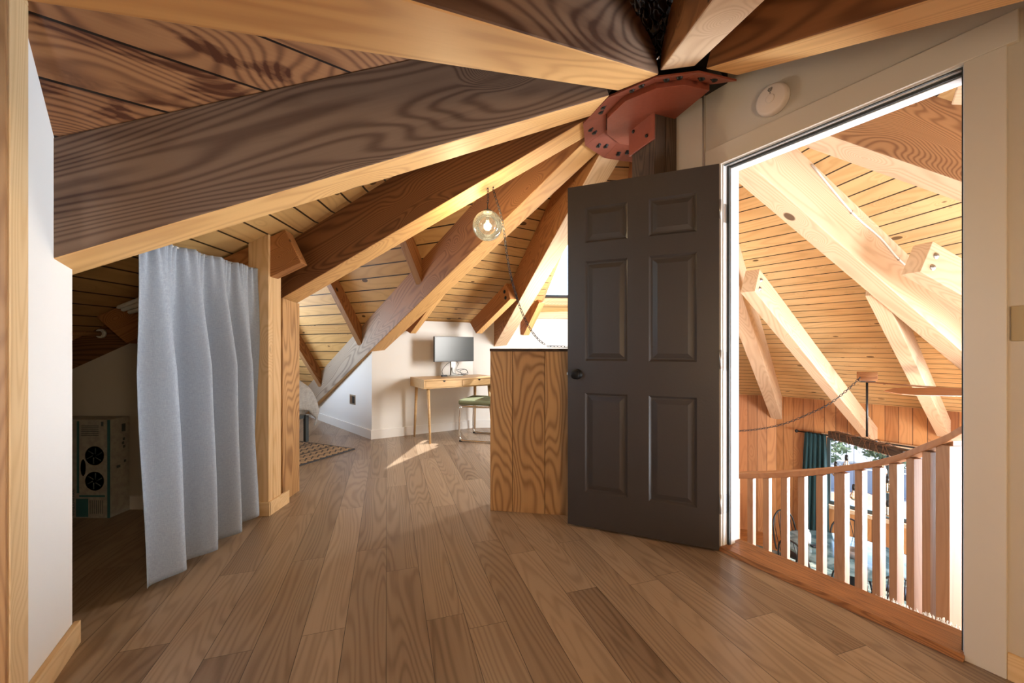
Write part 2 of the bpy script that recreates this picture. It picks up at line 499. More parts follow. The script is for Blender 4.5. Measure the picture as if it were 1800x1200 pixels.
def rug_mat():
    m, N, L, B = mat('rug_weave')
    tc = N.new('ShaderNodeTexCoord')
    sep = N.new('ShaderNodeSeparateXYZ'); L.new(tc.outputs['Object'], sep.inputs[0])

    def M(op, a, b=None, c=None):
        n = N.new('ShaderNodeMath'); n.operation = op
        for k, q in enumerate((a, b, c)):
            if q is None: continue
            if isinstance(q, (int, float)): n.inputs[k].default_value = q
            else: L.new(q, n.inputs[k])
        return n.outputs[0]
    x, y = sep.outputs[0], sep.outputs[1]
    zig = M('PINGPONG', x, 0.035)
    band = M('FRACT', M('MULTIPLY', M('ADD', y, zig), 9.0))
    a = M('LESS_THAN', band, 0.22)
    stripe = M('LESS_THAN', M('FRACT', M('MULTIPLY', y, 3.2)), 0.10)
    cross = M('LESS_THAN', M('FRACT', M('MULTIPLY', M('SUBTRACT', y, zig), 9.0)), 0.16)
    pat = M('MAXIMUM', M('MAXIMUM', a, stripe), cross)
    mx = N.new('ShaderNodeMix'); mx.data_type = 'RGBA'
    mx.inputs[6].default_value = (0.42, 0.30, 0.19, 1); mx.inputs[7].default_value = (0.03, 0.035, 0.045, 1)
    nz = N.new('ShaderNodeTexNoise'); nz.inputs['Scale'].default_value = 120
    L.new(tc.outputs['Object'], nz.inputs['Vector'])
    L.new(M('MULTIPLY', pat, M('ADD', nz.outputs[0], 0.35)), mx.inputs[0])
    L.new(mx.outputs[2], B.inputs['Base Color'])
    B.inputs['Roughness'].default_value = 0.95
    return m


def table_mat():
    m, N, L, B = mat('table_marbled')
    tc = N.new('ShaderNodeTexCoord')
    nz = N.new('ShaderNodeTexNoise'); nz.inputs['Scale'].default_value = 5; nz.inputs['Detail'].default_value = 8; nz.inputs['Distortion'].default_value = 1.2
    L.new(tc.outputs['Object'], nz.inputs['Vector'])
    r = N.new('ShaderNodeValToRGB')
    r.color_ramp.elements[0].position = 0.4; r.color_ramp.elements[0].color = (0.06, 0.13, 0.15, 1)
    r.color_ramp.elements[1].position = 0.62; r.color_ramp.elements[1].color = (0.22, 0.34, 0.36, 1)
    L.new(nz.outputs[0], r.inputs[0]); L.new(r.outputs[0], B.inputs['Base Color'])
    B.inputs['Roughness'].default_value = 0.12
    return m


def speck(name, c1, c2, scale, rough=0.95):
    m, N, L, B = mat(name)
    tc = N.new('ShaderNodeTexCoord')
    nz = N.new('ShaderNodeTexNoise'); nz.inputs['Scale'].default_value = scale; nz.inputs['Detail'].default_value = 4
    L.new(tc.outputs['Object'], nz.inputs['Vector'])
    r = N.new('ShaderNodeValToRGB')
    r.color_ramp.elements[0].position = 0.42; r.color_ramp.elements[0].color = (*c1, 1)
    r.color_ramp.elements[1].position = 0.58; r.color_ramp.elements[1].color = (*c2, 1)
    L.new(nz.outputs[0], r.inputs[0]); L.new(r.outputs[0], B.inputs['Base Color'])
    B.inputs['Roughness'].default_value = rough
    bp = N.new('ShaderNodeBump'); bp.inputs['Strength'].default_value = 0.6; bp.inputs['Distance'].default_value = 0.004
    L.new(nz.outputs[0], bp.inputs['Height']); L.new(bp.outputs[0], B.inputs['Normal'])
    return m


RUG = rug_mat()
TABLE = table_mat()
CARPET = speck('tread_carpet', (0.30, 0.17, 0.06), (0.62, 0.42, 0.18), 90)
FUZZ = speck('carpet_edge', (0.62, 0.58, 0.50), (0.85, 0.82, 0.76), 120)
AREARUG = speck('ground_rug', (0.06, 0.10, 0.10), (0.25, 0.28, 0.24), 14)
CARD = speck('cardboard_print', (0.30, 0.28, 0.25), (0.36, 0.34, 0.30), 30, 0.7)


def globe_mat(name='smoked_glass_globe', milk=0.012):
    m, N, L, B = mat(name)
    for n in list(N):
        if n.type == 'BSDF_PRINCIPLED': N.remove(n)
    out = [n for n in N if n.type == 'OUTPUT_MATERIAL'][0]
    tr = N.new('ShaderNodeBsdfTransparent'); tr.inputs[0].default_value = (0.80, 0.78, 0.70, 1)
    gl = N.new('ShaderNodeBsdfGlossy'); gl.inputs['Color'].default_value = (0.85, 0.9, 0.9, 1); gl.inputs['Roughness'].default_value = 0.05
    tl = N.new('ShaderNodeBsdfTranslucent'); tl.inputs[0].default_value = (0.80, 0.72, 0.56, 1)
    fr = N.new('ShaderNodeFresnel'); fr.inputs['IOR'].default_value = 1.7
    m0 = N.new('ShaderNodeMixShader'); m0.inputs[0].default_value = milk
    L.new(tr.outputs[0], m0.inputs[1]); L.new(tl.outputs[0], m0.inputs[2])
    mx = N.new('ShaderNodeMixShader')
    L.new(fr.outputs[0], mx.inputs[0]); L.new(m0.outputs[0], mx.inputs[1]); L.new(gl.outputs[0], mx.inputs[2])
    L.new(mx.outputs[0], out.inputs['Surface'])
    return m


def pane_mat(tint=(0.96, 0.98, 1.0)):
    m, N, L, B = mat('window_pane')
    for n in list(N):
        if n.type == 'BSDF_PRINCIPLED': N.remove(n)
    out = [n for n in N if n.type == 'OUTPUT_MATERIAL'][0]
    tr = N.new('ShaderNodeBsdfTransparent'); tr.inputs[0].default_value = (*tint, 1)
    gl = N.new('ShaderNodeBsdfGlossy'); gl.inputs['Roughness'].default_value = 0.0
    mx = N.new('ShaderNodeMixShader'); mx.inputs[0].default_value = 0.05
    L.new(tr.outputs[0], mx.inputs[1]); L.new(gl.outputs[0], mx.inputs[2]); L.new(mx.outputs[0], out.inputs['Surface'])
    return m


GLOBE = globe_mat()
BULBG = globe_mat('bulb_glass', 0.05)
PANE = pane_mat()

# ------------------------------------------------------------------ the radial roof
CX, CY, Z0, S = 0.860, 2.3156, 2.5786, 0.4579
DEP = 0.40                     # plumb depth of the main beams
C3 = V(CX, CY, 0)
GROUND = -2.19
# name: angle, sideways offset, height offset, half width
BEAMS = {
    'B1': (233.01, 0.032, -0.013, 0.1005), 'B2': (198.67, 0.101, -0.039, 0.0942), 'B3': (166.12, 0.022, 0.005, 0.090),
    'B4': (135.52, 0.006, 0.035, 0.087), 'B5': (107.23, 0.059, 0.007, 0.084), 'B6': (79.0, 0.0, 0.0, 0.085),
    'RL': (51.0, 0.0, 0.0, 0.082), 'R1': (21.44, 0.058, -0.007, 0.0794), 'R0': (-7.90, -0.012, 0.006, 0.0746),
    'X': (-42.0, 0.0, 0.0, 0.085), 'W': (-75.52, 0.002, -0.004, 0.089), 'V': (-101.36, 0.003, 0.010, 0.0771),
}


def bpt(n, r, side=0.0, up=0.0):
    a, o, dz, hw = BEAMS[n]
    a = math.radians(a)
    u = V(math.cos(a), math.sin(a), 0); v = V(-u.y, u.x, 0)
    return V(CX, CY, Z0 + dz - S * r + up) + u * r + v * (o + side)


def bdir(n):
    a = math.radians(BEAMS[n][0])
    return V(math.cos(a), math.sin(a), -S).normalized()


def beam(n, r0, r1, mats, label, endcut='plumb', depth=DEP):
    a, o, dz, hw = BEAMS[n]
    M = frame(bpt(n, 0), bdir(n), (0, 0, 1))
    nrm = math.sqrt(1 + S * S)
    D = depth / nrm
    x0, x1 = r0 * nrm, r1 * nrm
    sh = D * S if endcut == 'plumb' else 0.0
    b = MB()
    p = [(x0, -hw, 0), (x1, -hw, 0), (x1, hw, 0), (x0, hw, 0), (x0, -hw, D), (x1 + sh, -hw, D), (x1 + sh, hw, D), (x0, hw, D)]
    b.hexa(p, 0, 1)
    ob = b.build('roof_beam', mats, M=M, local=True, bevel=0.006)
    return tag(ob, label, 'beam', 'radial roof beams')


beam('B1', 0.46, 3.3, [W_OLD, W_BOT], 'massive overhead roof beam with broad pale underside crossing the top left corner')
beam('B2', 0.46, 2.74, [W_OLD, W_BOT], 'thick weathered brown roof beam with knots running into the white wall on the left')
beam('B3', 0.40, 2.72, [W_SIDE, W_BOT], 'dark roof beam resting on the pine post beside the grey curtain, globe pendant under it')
beam('B4', 0.40, 5.6, [W_GREY, W_BOT], 'long roof beam with daylight painted grey on its lower end by the bed alcove')
beam('B5', 0.40, 3.30, [W_JACK, W_PALE], 'roof beam with a cut end above the far white wall, left of the skylight')
beam('B6', 0.40, 5.9, [W_JACK, W_PALE], 'roof beam mostly hidden behind the open grey door')
beam('RL', 0.40, 6.05, [W_PALE, W_PALE], 'pale beam at the left edge of the doorway view, ending on cedar boards')
beam('R1', 0.40, 6.05, [W_PALE, W_PALE], 'large pale beam crossing the doorway view with a white cable along it')
beam('R0', 0.40, 6.05, [W_DARKPALE, W_PALE], 'beam with swirling dark plywood grain at the top of the doorway view')
beam('X', 1.15, 6.05, [W_DARKPALE, W_PALE], 'beam glimpsed at the very top right corner of the doorway opening')
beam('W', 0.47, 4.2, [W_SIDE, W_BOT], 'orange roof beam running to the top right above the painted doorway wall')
beam('V', 0.47, 4.2, [W_JACK, W_PALE], 'short looking beam with rippled pale underside going out of frame right of the black gap')

ORDER = ['B1', 'B2', 'B3', 'B4', 'B5', 'B6', 'RL', 'R1', 'R0', 'X', 'W', 'V']
RO = 6.02
RI = 0.33
TOP = DEP + 0.004


def panel(name, polys, xd, m, thick=0.03, kind='structure', up=None):
    """flat boards: polygons in world space, thickened away from the room"""
    p0, p1, p2 = [Vector(q) for q in polys[0][:3]]
    nrm = (p1 - p0).cross(p2 - p0).normalized()
    ref = V(0, 0, 1) if up is None else Vector(up)
    if nrm.dot(ref) < 0: nrm = -nrm
    M = frame(p0, xd, nrm)
    Mi = M.inverted()
    b = MB()
    for poly in polys:
        loc = [Mi @ Vector(q) for q in poly]
        n = len(loc)
        area = sum(loc[i].x * loc[(i + 1) % n].y - loc[(i + 1) % n].x * loc[i].y for i in range(n))
        if area < 0: loc = loc[::-1]
        base = len(b.v)
        b.v += [tuple(q) for q in loc] + [(q.x, q.y, q.z + thick) for q in loc]
        b.f.append([base + i for i in range(n)][::-1]); b.m.append(0); b.smooth.append(False)
        b.f.append([base + n + i for i in range(n)]); b.m.append(0); b.smooth.append(False)
        for i in range(n):
            j = (i + 1) % n
            b.f.append([base + i, base + j, base + n + j, base + n + i]); b.m.append(0); b.smooth.append(False)
    o = b.build(name, m, M=M, local=True)
    if kind: o['kind'] = kind
    return o


def cone_bay(a, b, m=W_CEIL, hole=None):
    A0, A1, B0_, B1_ = bpt(a, RI, up=TOP), bpt(a, RO, up=TOP), bpt(b, RI, up=TOP), bpt(b, RO, up=TOP)
    xd = (B1_ - A1); xd.z = 0
    if not hole:
        return panel('ceiling', [[A0, A1, B1_, B0_]], xd, m)
    # hole given as radial fractions (r0, r1) and side fractions (s0, s1)
    r0, r1, s0, s1 = hole

    def q(r, s): return bpt(a, r, up=TOP).lerp(bpt(b, r, up=TOP), s)
    polys = [[q(RI, 0), q(r0, 0), q(r0, 1), q(RI, 1)], [q(r1, 0), q(RO, 0), q(RO, 1), q(r1, 1)],
             [q(r0, 0), q(r1, 0), q(r1, s0), q(r0, s0)], [q(r0, s1), q(r1, s1), q(r1, 1), q(r0, 1)]]
    return panel('ceiling', polys, xd, m)


cone_bay('B3', 'B2', W_CEILL)
SKY_R = (1.35, 2.98, 0.29, 0.68)
cone_bay('B5', 'B6', W_CEILL, hole=SKY_R)
cone_bay('B4', 'B5', W_CEILL)
cone_bay('B6', 'RL')
cone_bay('RL', 'R1')
cone_bay('R1', 'R0')
cone_bay('R0', 'X')
cone_bay('X', 'W')
cone_bay('W', 'V')
cone_bay('V', 'B1', W_CEILL)


def dormer_half(n, side, ridge_deg, rmax, m, ztop=3.0, r0=0.3):
    """boards rising from the edge of beam n to a level ridge"""
    e = V(math.cos(math.radians(ridge_deg)), math.sin(math.radians(ridge_deg)), 0)
    P0 = bpt(n, r0, side, TOP); P1 = bpt(n, rmax, side, TOP)
    d = P1 - P0
    nrm = d.cross(e).normalized()
    if nrm.z < 0: nrm = -nrm
    g = nrm.cross(e).normalized()
    if g.z < 0: g = -g
    P0 = P0 - g * 0.16; P1 = P1 - g * 0.16

    def up(P):
        return P + g * ((ztop - P.z) / g.z)
    Q0 = up(P0); Q1 = up(P1)
    ends = sorted([Q0, Q1], key=lambda q: q.dot(e))
    return panel('ceiling', [[P0, P1, Q1, Q0]], e, m), e, g, P0, P1, Q1


hw2 = BEAMS['B2'][3]
dormer_half('B2', +hw2, 217.5, 3.6, W_CEILBIG)
dormer_half('B1', -BEAMS['B1'][3], 217.5, 3.6, W_CEILBIG)
_, e34, g34, _, _, RIDGE_END = dormer_half('B4', +BEAMS['B4'][3], 153.0, 5.7, W_CEILL)
dormer_half('B3', -BEAMS['B3'][3], 153.0, 5.7, W_CEILL)

# alcove gable end (window above the bed gives the alcove its daylight)
GA = bpt('B4', 5.6, up=TOP); GB = bpt('B3', 5.6, up=TOP); GR = C3 + e34 * 5.55; GR.z = 3.0
xg = (GB - GA); xg.z = 0

# ------------------------------------------------------------------ floors and walls
D = V(-0.5075, 0.8616, 0)          # direction of the doorway wall (and of the white wall at the left)
NW = V(-0.8616, -0.5075, 0)        # its room side normal
PR = V(1.550, 1.367, 0)            # inner foot of the right casing, on the casing face


def wpt(t, z, off=0.0):
    """point on the doorway wall: t along it, off in front of the casing face"""
    p = PR + D * t + NW * off
    return V(p.x, p.y, z)


# floor of the loft
fl = [V(3.35, -1.55, 0), wpt(1.1, 0, -0.02), V(1.05, 2.35, 0), V(1.5, 5.75, 0), V(-0.6, 5.75, 0), V(-1.7, 5.2, 0), V(-3.9, 7.0, 0), V(-5.2, 4.4, 0), V(-3.6, 2.0, 0), V(-3.3, -2.4, 0), V(3.2, -2.6, 0)]
pd = V(-0.2998, 0.9540, 0)
pq = V(0.954, 0.2998, 0)
Mf = frame(pq * (-0.002) + V(0, 0, 0), pd, (0, 0, 1))
Mfi = Mf.inverted()
b = MB()
loc = [Mfi @ q for q in fl]
ar = sum(loc[i].x * loc[(i + 1) % len(loc)].y - loc[(i + 1) % len(loc)].x * loc[i].y for i in range(len(loc)))
if ar < 0: loc = loc[::-1]
b.prism([(q.x, q.y) for q in loc], -0.26, 0.0)
o = b.build('floor', W_FLOOR, M=Mf, local=True); o['kind'] = 'structure'

b = MB(); b.box(-7, 8, -5, 9, GROUND - 0.1, GROUND)
o = b.build('floor', W_FLOOR2, M=Matrix.Translation((0, 0, 0)) @ Matrix.Rotation(0.1, 4, 'Z')); o['kind'] = 'structure'

# outer walls on the ground floor: one per bay, boards upright
WIN = None


def ring_wall(a, b_, name, m=W_CEDAR, hole=None, inner=False, top=None):
    A = bpt(a, 6.0); B = bpt(b_, 6.0)
    xa = (B - A); xa.z = 0
    L_ = xa.length; xa.normalize()
    za, zb = bpt(a, 6.0, up=TOP + 0.03).z, bpt(b_, 6.0, up=TOP + 0.03).z

    def q(s, z): return V(A.x, A.y, 0) + xa * s + V(0, 0, z)

    def zt(s): return za + (zb - za) * s / L_
    if hole is None:
        polys = [[q(0, GROUND), q(L_, GROUND), q(L_, zb), q(0, za)]]
    else:
        s0, s1, z0, z1 = hole
        polys = [[q(0, GROUND), q(s0, GROUND), q(s0, zt(s0)), q(0, za)], [q(s1, GROUND), q(L_, GROUND), q(L_, zb), q(s1, zt(s1))],
                 [q(s0, GROUND), q(s1, GROUND), q(s1, z0), q(s0, z0)], [q(s0, z1), q(s1, z1), q(s1, zt(s1)), q(s0, zt(s0))]]
    mid = (A + B) / 2 - C3; mid.z = 0
    o = panel(name, polys, (0, 0, 1), m, thick=0.12, up=mid)
    return o, q, L_


def bay(px, Dd, am):
    """point on the upright plane at distance Dd from the roof axis, square to direction am, seen in column px"""
    n = V(math.cos(math.radians(am)), math.sin(math.radians(am)), 0)
    k = (px - 900) / F
    Y = (Dd + CX * n.x + CY * n.y) / (k * n.x + n.y)
    return V(k * Y, Y, 0)


_, qw, Lw = ring_wall('R1', 'RL', 'wall_great_room')
bpy.data.objects.remove(bpy.data.objects['wall_great_room'])
A_ = bpt('R1', 6.0); A_.z = 0
B_ = bpt('RL', 6.0); B_.z = 0
xw = (B_ - A_).normalized()
nw = V(xw.y, -xw.x, 0)
if nw.dot(A_ - C3) < 0: nw = -nw


def on_wall(px, py, inset=0.0):
    """point on the window wall seen at px,py"""
    k = (px - 900) / F
    Q = A_ - nw * inset
    # Q + s*xw : X = kY
    s = (k * Q.y - Q.x) / (xw.x - k * xw.y)
    P = Q + xw * s
    P.z = EYE - (py - HOR) / F * P.y
    return P, s + 0.0


pL, sL = on_wall(1452, 884)
pRr, sR = on_wall(1700, 950)
zs = pL.z
pT, _ = on_wall(1455, 768)
zt_ = pT.z
s_left = (pL - A_).dot(xw)
s_right = 0.35
ring_wall('R1', 'RL', 'wall_great_room', hole=(s_right, s_left, zs, zt_))
ring_wall('RL', 'B6', 'wall_great_room')
ring_wall('R0', 'R1', 'wall_great_room', hole=(0.7, 2.5, -1.4, -0.1))
ring_wall('X', 'R0', 'wall_great_room', hole=(0.5, 2.7, -1.6, 0.0))
ring_wall('W', 'X', 'wall_great_room')
ring_wall('V', 'W', 'wall_back', WHITE)
ring_wall('B1', 'V', 'wall_back', WHITE)
ring_wall('B6', 'B5', 'wall_outer', WHITE)
ring_wall('B5', 'B4', 'wall_outer', WHITE)
ring_wall('B3', 'B2', 'wall_outer', WHITE)
# tall gable walls closing the two dormer bays


def gable(a, c, e, r, hole, name='wall_gable'):
    A = bpt(a, r, up=TOP); B = bpt(c, r, up=TOP)
    mid = (A + B) / 2
    xa = B - A; xa.z = 0; xa.normalize()
    polys = []
    R_ = V(mid.x, mid.y, 3.02)
    lo = GROUND
    h0, h1, z0, z1 = hole
    def q(s, z): return V(mid.x, mid.y, z) + xa * s
    Lh = (A - mid).dot(xa); Rh = (B - mid).dot(xa)
    polys = [[V(A.x, A.y, lo), V(B.x, B.y, lo), V(B.x, B.y, z0), V(A.x, A.y, z0)],
             [V(A.x, A.y, z0), q(h0, z0), q(h0, z1), V(A.x, A.y, z1)],
             [q(h1, z0), V(B.x, B.y, z0), V(B.x, B.y, z1), q(h1, z1)],
             [V(A.x, A.y, z1), V(B.x, B.y, z1), V(B.x, B.y, 3.05), V(A.x, A.y, 3.05)]]
    return panel(name, polys, (0, 0, 1), WHITE, thick=0.12, up=(mid - C3))


gable('B4', 'B3', e34, 5.75, (-0.7, 0.7, 0.9, 2.0))
gable('B2', 'B1', None, 3.7, (-0.5, 0.5, 1.3, 2.2))

# --- doorway wall
TR = 0.868                         # clear width between the casings
WT = 0.14                          # wall thickness


def ztop(t): return 2.99 - 0.478 * (1.13 - t)


b = MB()


def wall_piece(t0, t1, za0, zb0, za1, zb1):
    """t0..t1 ; heights bottom/top at each end"""
    f_, k_ = -0.018, -0.018 - WT
    b.hexa([wpt(t0, za0, f_), wpt(t1, zb0, f_), wpt(t1, zb0, k_), wpt(t0, za0, k_),
            wpt(t0, za1, f_), wpt(t1, zb1, f_), wpt(t1, zb1, k_), wpt(t0, za1, k_)])


HEAD = 2.062
wall_piece(-3.3, -0.012, 0, 0, ztop(-3.3), ztop(-0.012))
wall_piece(-0.012, TR + 0.012, HEAD, HEAD, ztop(-0.012), ztop(TR))
wall_piece(TR + 0.012, 0.985, 0, 0, ztop(TR), ztop(0.985))
o = b.build('wall_right', GREIGE, M=frame(wpt(0, 0), D, (0, 0, 1))); o['kind'] = 'structure'
# the short angled return beside the post, with its corner bead
cA = wpt(0.975, 0, -0.018); cB = V(0.925, 2.37, 0)
b = MB()
nn = V(-(cB - cA).y, (cB - cA).x, 0).normalized()
if nn.dot(-cA) > 0: nn = -nn
b.hexa([cA, cB, cB + nn * 0.08, cA + nn * 0.08, cA + V(0, 0, 2.75), cB + V(0, 0, 2.75), cB + nn * 0.08 + V(0, 0, 2.75), cA + nn * 0.08 + V(0, 0, 2.75)])
o = b.build('wall_return', GREIGE_T, bevel=0.004); o['kind'] = 'structure'
b = MB(); b.tube([cA + V(-0.002, -0.003, 0.0), cA + V(-0.002, -0.003, 2.48)], 0.007, 10)
o = b.build('trim_4', GREIGE_T); o['kind'] = 'structure'
# wall under beam B6, closing the loft behind the open door
b = MB()
u6 = V(math.cos(math.radians(79)), math.sin(math.radians(79)), 0); v6 = V(-u6.y, u6.x, 0)
q0, q1 = C3 + u6 * 0.30, C3 + u6 * 5.9
z0_, z1_ = bpt('B6', 0.30).z + .005, bpt('B6', 5.9).z + .005
b.hexa([q0 - v6 * .06, q1 - v6 * .06, q1 + v6 * .06, q0 + v6 * .06,
        V(*(q0 - v6 * .06).xy, z0_), V(*(q1 - v6 * .06).xy, z1_), V(*(q1 + v6 * .06).xy, z1_), V(*(q0 + v6 * .06).xy, z0_)])
o = b.build('wall_divider', WHITE); o['kind'] = 'structure'

# --- door lining, stops and seals
JI = 0.012
jroot = empty('door_frame', wpt(TR / 2, 0))
jroot['kind'] = 'structure'
jroot.name = 'trim_2'


def strip(name, t0, t1, z0, z1, o0, o1, m, parent, bevel=0):
    b = MB()
    b.hexa([wpt(t0, z0, o0), wpt(t1, z0, o0), wpt(t1, z0, o1), wpt(t0, z0, o1), wpt(t0, z1, o0), wpt(t1, z1, o0), wpt(t1, z1, o1), wpt(t0, z1, o1)])
    return b.build(name, m, parent, M=frame(wpt(t0, z0, o0), (0, 0, 1) if (z1 - z0) > (t1 - t0) else D, NW), bevel=bevel)


BK = -0.018 - WT
# right jamb
strip('jamb', -0.012, 0.004, 0, HEAD, -0.016, BK, JAMB, jroot)
strip('door_stop', 0.004, 0.015, 0, HEAD - 0.01, -0.062, -0.10, JAMB, jroot)
strip('weather_seal', 0.004, 0.013, 0, HEAD - 0.01, -0.050, -0.0615, SEAL, jroot)
strip('weather_seal', 0.004, 0.009, 0, HEAD - 0.01, -0.024, -0.048, SEAL, jroot)
# left jamb
strip('jamb', TR - 0.004, TR + 0.012, 0, HEAD, -0.016, BK, JAMB, jroot)
strip('door_stop', TR - 0.018, TR - 0.004, 0, HEAD - 0.01, -0.062, -0.10, JAMB, jroot)
strip('weather_seal', TR - 0.016, TR - 0.004, 0, HEAD - 0.01, -0.048, -0.0615, SEAL, jroot)
# head
strip('head_jamb', -0.012, TR + 0.012, HEAD - 0.016, HEAD, -0.016, BK, JAMB, jroot)
strip('door_stop', 0.004, TR - 0.004, HEAD - 0.030, HEAD - 0.016, -0.066, -0.102, JAMB, jroot)
strip('weather_seal', 0.004, TR - 0.004, HEAD - 0.027, HEAD - 0.0165, -0.054, -0.0655, SEAL, jroot)
strip('weather_seal', 0.004, TR - 0.004, HEAD - 0.020, HEAD - 0.0165, -0.018, -0.030, SEAL, jroot)
# hinges on the left jamb, strike plate on the right
for hz in (0.24, 1.0, 1.79):
    strip('hinge_leaf', TR - 0.006, TR - 0.0035, hz - 0.05, hz + 0.05, -0.019, -0.045, STEEL, jroot)
strip('strike_plate', 0.0035, 0.006, 0.89, 0.96, -0.024, -0.049, BLACK, jroot)

# casings
troot = empty('trim_1', wpt(0, 0)); troot['kind'] = 'structure'
strip('side_casing', -0.094, 0.0, 0, HEAD - 0.012, 0.0, -0.018, GREIGE_T, troot, 0.002)
strip('side_casing', TR, TR + 0.080, 0, HEAD - 0.012, 0.0, -0.018, GREIGE_T, troot, 0.002)
strip('head_casing', -0.118, TR + 0.090, HEAD - 0.012, HEAD + 0.088, 0.003, -0.018, GREIGE_T, troot, 0.002)
strip('baseboard_right', -3.2, -0.094, 0, 0.085, -0.002, -0.0175, W_TRIM, None, 0.002)['kind'] = 'structure'

# threshold
b = MB()
a_, c_ = -0.004, BK - 0.01
b.hexa([wpt(-0.003, 0.001, 0.022), wpt(TR + 0.003, 0.001, 0.022), wpt(TR + 0.003, 0.001, c_), wpt(-0.003, 0.001, c_),
        wpt(-0.003, 0.020, 0.004), wpt(TR + 0.003, 0.020, 0.004), wpt(TR + 0.003, 0.020, c_), wpt(-0.003, 0.020, c_)])
th = b.build('threshold', W_OAK, M=frame(wpt(0, 0), D, (0, 0, 1)), bevel=0.003)
tag(th, 'dark oak threshold strip on the floor across the doorway', 'threshold')

# --- the open six-panel door
HX, HY = 1.087, 2.090
LX, LY = 0.337, 2.408
dv = V(LX - HX, LY - HY, 0); DW = dv.length; dv.normalize()
dn = V(-dv.y, dv.x, 0)
if dn.dot(V(-HX, -HY, 0)) < 0: dn = -dn      # face towards the camera
DM = frame(V(HX, HY, 0.011), dv, dn)         # x along the door from the hinge, y, z out of the face
# make local y point up
yy = DM.to_3x3() @ V(0, 1, 0)
flip = yy.z < 0
DH, DT = 2.028, 0.035


def dpt(x, h, dpt_):
    """x from hinge, h height, depth out of the visible face"""
    return V(HX, HY, 0.011) + dv * x + V(0, 0, h) + dn * dpt_


def door_panels(b, face, sgn):
    cols = [(0.105, 0.350), (DW - 0.350, DW - 0.105)]
    rows = [(0.205, 0.795), (0.985, 1.575), (1.685, 1.895)]
    xs_ = [0] + [c for p in cols for c in p] + [DW]
    zs_ = [0] + [c for p in rows for c in p] + [DH]
    for i in range(5):
        for j in range(7):
            x0, x1, z0, z1 = xs_[i], xs_[i + 1], zs_[j], zs_[j + 1]
            if i in (1, 3) and j in (1, 3, 5):
                # moulded raised panel: slope in, groove, slope out, field
                steps = [(0, 0), (0.012, -0.009), (0.020, -0.009), (0.045, -0.002), (0.046, -0.002)]
                prev = None
                for ins, dz in steps:
                    R = [dpt(x0 + ins, z0 + ins, face + dz * sgn), dpt(x1 - ins, z0 + ins, face + dz * sgn),
                         dpt(x1 - ins, z1 - ins, face + dz * sgn), dpt(x0 + ins, z1 - ins, face + dz * sgn)]
                    if prev:
                        for k in range(4):
                            b.add([prev[k], prev[(k + 1) % 4], R[(k + 1) % 4], R[k]], [(0, 1, 2, 3)])
                    prev = R
                b.add(prev, [(0, 1, 2, 3)])
            else:
                b.add([dpt(x0, z0, face), dpt(x1, z0, face), dpt(x1, z1, face), dpt(x0, z1, face)], [(0, 1, 2, 3)])


b = MB()
door_panels(b, 0.0, 1)
door_panels(b, -DT, -1)
b.add([dpt(0, 0, 0), dpt(0, 0, -DT), dpt(0, DH, -DT), dpt(0, DH, 0)], [(0, 1, 2, 3)])
b.add([dpt(DW, 0, 0), dpt(DW, 0, -DT), dpt(DW, DH, -DT), dpt(DW, DH, 0)], [(0, 1, 2, 3)])
b.add([dpt(0, 0, 0), dpt(DW, 0, 0), dpt(DW, 0, -DT), dpt(0, 0, -DT)], [(0, 1, 2, 3)])
b.add([dpt(0, DH, 0), dpt(DW, DH, 0), dpt(DW, DH, -DT), dpt(0, DH, -DT)], [(0, 1, 2, 3)])
door = b.build('door_1', DOORM); door['kind'] = 'structure'
kx, kz = DW - 0.058, 0.905
for sg, base in ((1, 0.0), (-1, -DT)):
    Mk = frame(dpt(kx, kz, base), dv, dn * sg)
    b = MB(); b.lathe([(0.032, 0.0), (0.032, 0.006), (0.013, 0.009), (0.012, 0.028), (0.022, 0.034), (0.0285, 0.046), (0.027, 0.058), (0.015, 0.064), (0.0, 0.065)], 28, Mk)
    b.build('door_knob', KNOB, door)
b = MB(); b.hexa([dpt(DW - .0005, kz - .03, -.006), dpt(DW + .0015, kz - .03, -.006), dpt(DW + .0015, kz - .03, -.029), dpt(DW - .0005, kz - .03, -.029),
                  dpt(DW - .0005, kz + .03, -.006), dpt(DW + .0015, kz + .03, -.006), dpt(DW + .0015, kz + .03, -.029), dpt(DW - .0005, kz + .03, -.029)])
b.hexa([dpt(DW, kz - .008, -.012), dpt(DW + .010, kz - .008, -.014), dpt(DW + .010, kz - .008, -.020), dpt(DW, kz - .008, -.024),
        dpt(DW, kz + .008, -.012), dpt(DW + .010, kz + .008, -.014), dpt(DW + .010, kz + .008, -.020), dpt(DW, kz + .008, -.024)])
b.build('latch', STEEL, door)
for hz in (0.24, 1.0, 1.79):
    b = MB(); b.tube([dpt(-0.006, hz - 0.05, -0.002), dpt(-0.006, hz + 0.05, -0.002)], 0.0055, 10)
    b.build('hinge_barrel', STEEL, door)

